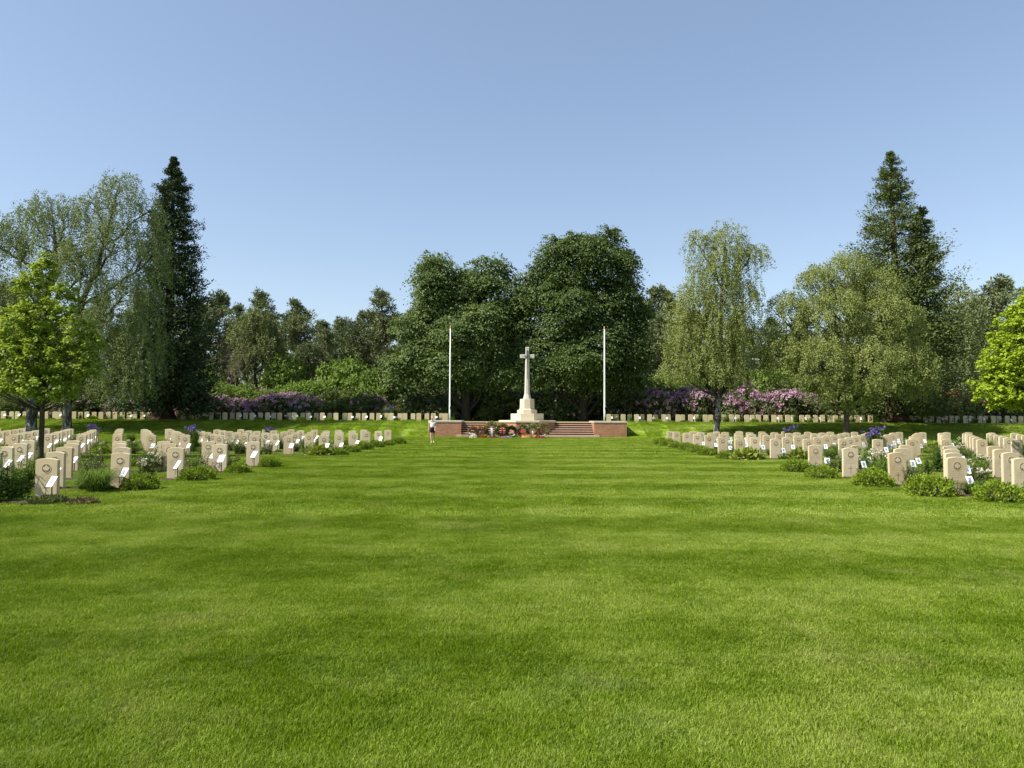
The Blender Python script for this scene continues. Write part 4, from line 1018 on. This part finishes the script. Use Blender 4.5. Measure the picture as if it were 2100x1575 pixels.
# shrubs: a few meshes, many copies
def shrub_mesh(seed, rx, h, mat, leaf, ncl, per, blossom=None, nb=0, core=True):
    r = np.random.default_rng(seed); nl = 7
    lo = [(np.array([r.normal(0, rx * .34), r.normal(0, rx * .3), h * r.uniform(.3, .62)]), np.array([rx * r.uniform(.5, .72), rx * r.uniform(.5, .7), h * r.uniform(.34, .44)])) for _ in range(nl)]
    parts = [('foliage', spray_crown(lo, ncl, per, leaf, mat, 0.34, 0.4, ncl * 4, leaf * 1.6, 'foliage', 0.7, 0.5, 0.3, r))]
    if blossom is not None:
        C, O = shell_points(lo, nb, 0.98, 1.1, 0.45, 0.85, r); k = np.repeat(np.arange(nb), 13); n = len(k); d = unit(rdir(n, r) + O[k] * .5)
        P = C[k] + d * 0.05; fl = 0.14 * r.uniform(.7, 1.2, n)
        parts.append(('blossoms', leaf_mesh('blossoms', P, d, unit(O[k] + rdir(n, r) * .6), fl, fl * .9, r.uniform(0, 1, nb)[k] * .6 + r.uniform(0, .4, n), blossom)))
    st = MB()
    for i in range(7): st.tube(curve((random.gauss(0, .15), random.gauss(0, .15), -.05), tuple(lo[i % nl][0]), .1, 3, .05), taper(.05, .02, 3), 5)
    parts.append(('stems', st.mesh('stems', M['bark_lime'])))
    return parts
random.seed(44)
SHRUBS = {
    'pink': [shrub_mesh(201 + i, 2.3, 2.6, M['rhodo'], .17, 330, 13, M['pinkpetal'], 330) for i in range(2)],
    'purple': [shrub_mesh(211 + i, 2.3, 2.8, M['rhodo'], .17, 330, 13, M['purplepetal'], 170) for i in range(2)],
    'red': [shrub_mesh(216, 2.2, 2.6, M['rhodo'], .17, 330, 13, M['redpetal'], 120)],
    'few': [shrub_mesh(221, 2.3, 2.9, M['rhodo'], .17, 360, 13, M['pinkpetal'], 50)],
    'dark': [shrub_mesh(231 + i, 2.4, 3.0, M['rhodo'], .18, 380, 13) for i in range(2)],
    'light': [shrub_mesh(241, 2.1, 2.4, M['rhodo_light'], .17, 330, 13)],
    'green': [shrub_mesh(251 + i, 2.8, 4.2, M['bush'], .20, 460, 13) for i in range(3)],
    'olive': [shrub_mesh(261, 2.8, 3.6, M['rhodo_light'], .20, 430, 13)],
}
SD_ = {'pink': 'pink-flowering rhododendron', 'purple': 'purple-flowering rhododendron', 'red': 'dark red-flowering rhododendron', 'few': 'rhododendron with few pink flowers', 'dark': 'dark evergreen shrub', 'light': 'yellow-green rounded shrub', 'green': 'fresh green leafy bush', 'olive': 'olive-green broad bush'}
SN = {'pink': 'rhododendron', 'purple': 'rhododendron', 'red': 'rhododendron', 'few': 'rhododendron', 'dark': 'evergreen_shrub', 'light': 'rounded_shrub', 'green': 'leafy_bush', 'olive': 'broad_bush'}
shrub_spots = [  # kind, px, top py, D, width px
    ('dark', 12, 815, 72, 70), ('olive', -20, 822, 70, 70), ('dark', 60, 800, 76, 100), ('few', 150, 808, 72, 90), ('dark', 200, 795, 76, 110), ('few', 265, 806, 72, 90), ('dark', 310, 790, 76, 100),
    ('pink', 388, 809, 70, 80), ('pink', 455, 813, 69.4, 84), ('purple', 440, 796, 74, 110), ('purple', 520, 798, 74.5, 100), ('pink', 530, 811, 70, 90), ('pink', 600, 807, 70.2, 92), ('purple', 585, 801, 75, 90), ('light', 655, 826, 69.6, 50), ('light', 700, 816, 70, 80), ('few', 752, 808, 70, 70), ('pink', 775, 813, 70.5, 50), ('light', 815, 826, 69.6, 60),
    ('dark', 860, 800, 72, 110), ('few', 880, 822, 69.8, 70), ('dark', 925, 795, 74, 100), ('light', 912, 832, 69.4, 40), ('dark', 990, 800, 72, 90), ('dark', 1035, 797, 74, 90), ('light', 1000, 830, 69.6, 40), ('few', 1085, 800, 73, 90), ('dark', 1130, 798, 72, 90), ('few', 1165, 812, 70, 70), ('dark', 1225, 800, 73, 100),
    ('few', 1265, 806, 70.5, 80), ('purple', 1290, 796, 72, 80), ('pink', 1335, 798, 70.5, 80), ('few', 1360, 800, 74, 90), ('pink', 1395, 789, 71.5, 80), ('pink', 1440, 799, 70, 70), ('pink', 1512, 770, 73, 84), ('pink', 1500, 801, 70, 84), ('pink', 1560, 798, 70.4, 90), ('pink', 1625, 801, 70.2, 90), ('few', 1680, 816, 70, 80), ('dark', 1660, 800, 75, 110), ('dark', 1740, 798, 73, 110), ('few', 1790, 815, 71, 80),
    ('dark', 1860, 800, 73, 100), ('few', 1900, 818, 71, 70), ('red', 1965, 806, 71, 80), ('red', 2010, 812, 72, 80), ('dark', 2050, 800, 74, 110), ('few', 2060, 818, 70.5, 70), ('dark', 2110, 795, 75, 110), ('dark', 1930, 790, 78, 110),
    ('green', 432, 752, 76, 70), ('green', 480, 780, 79, 80), ('green', 560, 775, 82, 90), ('green', 592, 728, 78, 90), ('green', 640, 770, 74, 90), ('green', 702, 735, 77, 100), ('green', 745, 765, 74, 90), ('olive', 790, 750, 76, 100), ('olive', 735, 790, 74, 70), ('green', 660, 795, 75, 70), ('green', 505, 790, 73, 70), ('green', 560, 790, 72.5, 70), ('green', 615, 785, 73, 80), ('olive', 690, 800, 72, 70), ('green', 770, 790, 72.5, 60), ('green', 455, 785, 73, 60), ('green', 725, 745, 80, 90), ('green', 1375, 785, 74, 60), ('green', 1340, 757, 77, 80), ('dark', 1320, 775, 76, 90), ('green', 1390, 770, 80, 90), ('olive', 1640, 775, 78, 110), ('green', 1580, 740, 84, 110), ('dark', 340, 770, 82, 120), ('dark', 130, 760, 84, 130), ('dark', 240, 765, 86, 130), ('dark', 20, 765, 84, 130), ('olive', 1990, 760, 82, 100), ('green', 1930, 745, 88, 110), ('olive', 2060, 755, 86, 110), ('dark', 1000, 765, 82, 130), ('dark', 1110, 760, 84, 130), ('dark', 900, 760, 84, 130), ('dark', 1230, 760, 84, 130), ('dark', 1480, 765, 86, 130), ('dark', 1790, 760, 86, 140)]
cnt = {}
for kd, px, py, D, w in sorted(shrub_spots, key=lambda s: s[1]):
    cnt[kd] = cnt.get(kd, 0) + 1
    p = at(px, py, D); me = SHRUBS[kd][cnt[kd] % len(SHRUBS[kd])]
    base_h = {'pink': 2.6, 'purple': 2.8, 'red': 2.6, 'few': 2.9, 'dark': 3.0, 'light': 2.4, 'green': 4.2, 'olive': 3.6}[kd] * 0.98
    base_r = {'green': 2.8, 'olive': 2.8, 'light': 2.1}.get(kd, 2.3) * 0.95
    t = empty(SN[kd], (p.x, D, TER), random.uniform(0, 6.28)); sx = w / 2 * px2m(D) / base_r * 1.12
    t.scale = (sx, sx, (p.z - TER) / base_h)
    tag(t, '%s, %s of its kind from the left behind the terrace' % (SD_[kd], ordinal(cnt[kd])), 'shrub', SD_[kd] + 's')
    for nm, m_ in me: obj(nm, m_, t)
# far wood: one dark mass behind everything
r = np.random.default_rng(77); n = 70000
P = np.stack([r.uniform(-95, 95, n), r.uniform(104, 116, n), TER + r.beta(1.1, 1.1, n) * 14.5], 1)
P[:, 2] *= (0.80 + 0.2 * np.sin(P[:, 0] * .31) * np.sin(P[:, 0] * .13 + 1))
Ln = r.uniform(.45, .85, n)
tag(obj('far_woodland', leaf_mesh('far_woodland', P, rdir(n, r), unit(np.array([0, -.3, .6]) + r.normal(size=(n, 3)) * .6), Ln, Ln * .6, r.uniform(0, 1, n), M['pine'])), 'dark mass of woodland far behind the pines', None, None, 'stuff')

# ------------------------------------------------------------------ wreaths laid at the cross
M['w_olive'] = leaf_mat('wreath_dried_leaf', (0.22, 0.19, 0.06), (0.48, 0.42, 0.18), .15, pos_scale=4)
M['w_green'] = leaf_mat('wreath_dark_leaf', (0.04, 0.055, 0.02), (0.13, 0.14, 0.055), .15, pos_scale=4)
M['w_brown'] = leaf_mat('wreath_brown_leaf', (0.15, 0.085, 0.04), (0.36, 0.23, 0.11), .15, pos_scale=4)
M['w_orange'] = leaf_mat('wreath_orange_flower', (0.32, 0.11, 0.02), (0.50, 0.25, 0.07), .15, pos_scale=4)
M['w_white'] = leaf_mat('wreath_white_flower', (0.6, 0.58, 0.48), (0.8, 0.78, 0.68), .15, pos_scale=4)
M['w_lime'] = leaf_mat('wreath_pale_green', (0.22, 0.26, 0.09), (0.42, 0.45, 0.22), .15, pos_scale=4)
M['red'] = simple_mat('red_ribbon', (0.50, 0.012, 0.025), .6, .3, .15); M['white'] = simple_mat('white_ribbon', (0.78, 0.76, 0.74), .6, .3, .06); M['navy'] = simple_mat('navy_disc', (0.02, 0.028, 0.045), .6, .3, .4)
M['w_blue'] = simple_mat('blue_crest', (0.10, 0.14, 0.2), .6, .3, .3); M['terra'] = simple_mat('orange_lantern', (0.55, 0.10, 0.02), .5, .3, .2); M['wicker'] = simple_mat('tan_cushion', (0.42, 0.24, 0.09), .8, .2, .4, 25)
def ring_leaves(R0, thick, a0, a1, n, leaf, mat, seed, name):
    r = np.random.default_rng(seed); a = r.uniform(a0, a1, n); d = rdir(n, r)
    c = np.stack([np.sin(a) * R0, a * 0, np.cos(a) * R0], 1); P = c + d * thick * r.uniform(.2, 1, (n, 1)); Ln = leaf * r.uniform(.6, 1.3, n)
    return leaf_mesh(name, P, unit(d + rdir(n, r) * .5), rdir(n, r), Ln, Ln * .5, r.uniform(0, 1, n), mat)
def wreath(px, D, cy_, R0, thick, base_mat, top_mat, label, ribbon=None, seed=0, top=(-.9, .9), easel=True, disc=None):
    c = at(px, cy_, D); t = empty('wreath', (c.x, D, 0)); tag(t, label, 'wreath', 'wreaths at the foot of the cross'); R0 *= 1.22; thick *= 1.05; z = c.z + 0.03
    o = obj('wreath_ring', ring_leaves(R0, thick, -math.pi, math.pi, 900, .12, M[base_mat], seed, 'wreath_ring'), t, (0, 0, z), (R(-12), 0, 0))
    if top_mat: obj('flower_spray', ring_leaves(R0 * 1.02, thick * 1.2, top[0], top[1], 650, .13, M[top_mat], seed + 1, 'flower_spray'), t, (0, -.03, z), (R(-12), 0, 0))
    mb = MB()
    for s in (-1, 1): mb.tube([(0, .10, z + R0 + .12), (s * (R0 * .95 + .12), -.06, 0)], [.012, .014], 5)
    mb.tube([(0, .10, z + R0 + .12), (0, .62, 0)], [.012, .014], 5); mb.build('easel', M['black'], t)
    if ribbon:
        rm, x0, x1, z0, z1, slant = ribbon; mb = MB(); n = 6
        for k in range(n):
            f0, f1 = k / n, (k + 1) / n
            if abs(z1 - z0) > abs(x1 - x0):
                q = lambda f: (slant * f, -thick - .06 - .03 * math.sin(f * 5) - .05 * f, z + z1 + (z0 - z1) * f)
                p0, p1 = q(f0), q(f1); w = (x1 - x0) / 2
                mb.add([(p0[0] - w, p0[1], p0[2]), (p0[0] + w, p0[1] + .012, p0[2]), (p1[0] + w, p1[1] + .012, p1[2]), (p1[0] - w, p1[1], p1[2])], [(3, 2, 1, 0)])
            else:
                xx0, xx1 = x0 + (x1 - x0) * f0, x0 + (x1 - x0) * f1; h = z1 - z0
                sg = lambda f: z + (z0 + z1) / 2 - .06 * math.sin(f * math.pi) + slant * (f - .5)
                mb.add([(xx0, -thick - .07, sg(f0) - h / 2), (xx1, -thick - .07, sg(f1) - h / 2), (xx1, -thick - .055, sg(f1) + h / 2), (xx0, -thick - .055, sg(f0) + h / 2)], [(0, 1, 2, 3)])
        rb = mb.build('ribbon', M[rm], t); md = rb.modifiers.new('thick', 'SOLIDIFY'); md.thickness = .006
    if disc:
        mb = MB(); mb.lathe([(0, .0), (disc, .0), (disc, .03), (disc * .9, .045), (0, .045)], 20); dd = mb.build('centre_disc', M['navy'], t, loc=(0, -.04, z), rot=(R(90 - 12), 0, 0))
        mb = MB(); mb.lathe([(0, .046), (disc * .35, .046), (disc * .3, .055), (0, .055)], 10); mb.build('crest', M['w_blue'], dd)
    return t
WD = 56.2
wreath(969, WD, 884.5, .22, .07, 'w_brown', None, 'small brown wreath with a white sash, leftmost of the wreaths', ('white', -.28, .26, -.26, -.13, -.08), 301)
wreath(985, WD, 886, .25, .09, 'w_orange', 'w_brown', 'orange-brown wreath with a dark blue disc in its centre', None, 311, (1.2, 5.0), True, .19)
wreath(1008, WD, 881, .36, .12, 'w_green', 'w_olive', 'large dried yellow-green wreath with a long white ribbon', ('white', -.07, .07, -.62, .12, .06), 321, (-1.5, 1.5))
wreath(1030, WD + .2, 883, .33, .09, 'w_green', 'w_olive', 'green wreath with yellow flowers and a long red ribbon', ('red', -.075, .075, -.58, .2, .05), 331)
wreath(1048.5, WD, 887, .29, .06, 'w_green', 'w_green', 'thin open green wreath with a white sash across its foot', ('white', -.3, .28, -.33, -.2, .14), 341)
wreath(1073, WD + .2, 884, .30, .085, 'w_brown', 'w_olive', 'brown and green wreath with a red ribbon across it', ('red', -.30, .28, -.10, .0, .0), 351)
wreath(1092, WD, 884, .32, .085, 'w_green', 'w_lime', 'dark wreath with pale green flowers and a white ribbon', ('white', -.045, .045, -.5, -.02, .05), 361)
wreath(1113, WD, 882, .33, .085, 'w_brown', 'w_olive', 'tall dried brown wreath, rightmost of the wreaths', ('white', -.2, .24, -.45, -.34, .14), 371, (-2.2, 2.2))
def floor_spray(px, D, rx, h, mat, label, leaf=.08, name='flower_spray'):
    c = at(px, 898, D); t = obj(name, dome_leaves(420, rx, .22, h, leaf, M[mat], int(px), .7, name), None, (c.x, D, 0)); tag(t, label, 'flowers', 'flowers lying below the wreaths'); return t
floor_spray(970, 55.0, .27, .24, 'w_white', 'white flower spray lying below the leftmost wreath'); floor_spray(992, 55.1, .24, .22, 'w_orange', 'orange-brown flowers lying below the blue disc wreath')
floor_spray(1012, 55.0, .28, .09, 'redpetal', 'red flowers lying at the foot of the large wreath'); floor_spray(1036, 54.9, .3, .09, 'purplepetal', 'mauve flowers lying below the red-ribboned wreath')
floor_spray(1110, 54.8, .26, .10, 'redpetal', 'red flowers lying below the rightmost wreath')
c = at(1081, 897, 55.0); t = empty('floral_cushion', (c.x, 55.0, 0)); tag(t, 'long tan floral cushion lying before the brick base', 'flowers')
mb = MB(); mb.prism([(.46 * math.cos(a), .2 * math.sin(a)) for a in np.linspace(0, 2 * math.pi, 18, endpoint=False)], .03, .2, [(.40 * math.cos(a), .15 * math.sin(a)) for a in np.linspace(0, 2 * math.pi, 18, endpoint=False)]); mb.build('cushion', M['wicker'], t, .03)
obj('flowers', dome_leaves(260, .44, .2, .1, .06, M['w_orange'], 9, .7, 'flowers', .5), t, (0, 0, .17))
c = at(1098, 897, 55.0); t = empty('round_lantern', (c.x, 55.0, 0)); tag(t, 'small round orange lantern standing on the grass', 'lantern')
mb = MB(); mb.lathe([(0, .0), (.07, .01), (.12, .07), (.135, .14), (.11, .21), (.06, .25), (.05, .26)], 14); mb.build('globe', M['terra'], t, smooth=True)
mb = MB(); mb.lathe([(.055, .255), (.06, .28), (.03, .30), (0, .30)], 10); mb.build('lid', M['black'], t)

# ------------------------------------------------------------------ walking person
M['skin'] = simple_mat('skin', (0.52, 0.31, 0.21), .55, .35, .06, 6, 0); M['tee'] = simple_mat('white_cotton', (0.80, 0.80, 0.84), .85, .1, .04, 9, .1); M['shorts'] = simple_mat('black_shorts', (0.015, 0.015, 0.022), .8, .2, .2); M['hair'] = simple_mat('blond_hair', (0.40, 0.27, 0.13), .6, .3, .3, 30); M['shoe'] = simple_mat('pale_shoe', (0.68, 0.66, 0.62), .7, .2, .1)
def skin(name, verts, edges, mat, parent, root=0, sub=2):
    me = bpy.data.meshes.new(name); me.from_pydata([v[:3] for v in verts], edges, []); me.materials.append(mat)
    o = obj(name, me, parent); md = o.modifiers.new('skin', 'SKIN'); md.use_smooth_shade = True; md.branch_smoothing = .4
    for i, v in enumerate(verts):
        sv = me.skin_vertices[0].data[i]; sv.radius = (v[3], v[4] if len(v) > 4 else v[3]); sv.use_root = (i == root)
    s = o.modifiers.new('sub', 'SUBSURF'); s.levels = s.render_levels = sub; return o
pp = at(886.5, 908, 44.6); per = empty('person', (pp.x, 44.6, 0), R(6), 0.985); tag(per, 'woman in white t-shirt and black shorts walking across the lawn', 'person')
body = [(0, 0, .90, .125, .09), (0, 0, 1.08, .115, .08), (0, .01, 1.28, .13, .085), (0, .01, 1.375, .075, .06), (0, -.01, 1.43, .048), (0, -.02, 1.50, .072, .08), (0, -.02, 1.585, .068, .078),     # 0-6 pelvis..head
        (.155, .01, 1.33, .048), (.20, .03, 1.08, .038), (.165, -.10, .90, .030), (.145, -.15, .83, .026, .032),       # 7-10 arm (viewer right), swinging forward
        (-.155, .01, 1.33, .048), (-.205, .04, 1.08, .038), (-.235, .01, .86, .028), (-.24, -.02, .79, .026, .032),        # 11-14 arm, hanging
        (.085, -.01, .82, .085), (.095, -.02, .48, .055), (.085, .16, .12, .036), (.085, .13, .05, .033),       # 15-18 trailing leg
        (-.085, -.02, .82, .085), (-.075, -.08, .47, .055), (-.055, -.10, .11, .036), (-.055, -.16, .045, .034), # 19-22 leading leg
        (0, -.095, 1.535, .014), ]
edges = [(0, 1), (1, 2), (2, 3), (3, 4), (4, 5), (5, 6), (2, 7), (7, 8), (8, 9), (9, 10), (2, 11), (11, 12), (12, 13), (13, 14), (0, 15), (15, 16), (16, 17), (17, 18), (0, 19), (19, 20), (20, 21), (21, 22), (5, 23)]
for h, sx in ((10, 1), (14, -1)):
    hx, hy, hz = body[h][:3]
    for f, (ox, oy, ln) in enumerate(((.018, -.004, .075), (.007, -.006, .082), (-.005, -.006, .078), (-.017, -.004, .062), (.026 * sx, -.03, .05))):
        a = len(body); body.append((hx + ox, hy + oy - .008, hz - .035, .0085)); body.append((hx + ox * 1.1, hy + oy - .028, hz - .035 - ln * .6, .007)); edges += [(h, a), (a, a + 1)]
skin('body', body, edges, M['skin'], per)
skin('t_shirt', [(0, 0, .90, .15, .112), (0, 0, 1.08, .138, .10), (0, .01, 1.29, .15, .10), (0, .01, 1.385, .085, .07), (.165, .01, 1.33, .066), (.185, .02, 1.2, .058), (-.165, .01, 1.33, .066), (-.188, .025, 1.2, .058)], [(0, 1), (1, 2), (2, 3), (2, 4), (4, 5), (2, 6), (6, 7)], M['tee'], per)
skin('shorts', [(0, 0, 1.04, .13, .095), (0, 0, .90, .15, .112), (.088, -.01, .80, .108), (.095, -.015, .60, .092), (-.088, -.02, .80, .108), (-.083, -.05, .60, .092)], [(0, 1), (1, 2), (2, 3), (1, 4), (4, 5)], M['shorts'], per)
skin('hair', [(0, .02, 1.625, .072, .075), (0, .03, 1.56, .074, .07), (0, .045, 1.49, .05, .04), (0, .075, 1.655, .035)], [(0, 1), (1, 2), (0, 3)], M['hair'], per)
for nm, v in (('shoe', [(.085, .145, .055, .042), (.085, .06, .035, .038), (.085, .0, .028, .03)]), ('shoe', [(-.055, -.10, .05, .042), (-.055, -.19, .04, .038), (-.055, -.26, .03, .03)])): skin(nm, v, [(0, 1), (1, 2)], M['shoe'], per, 0, 1)
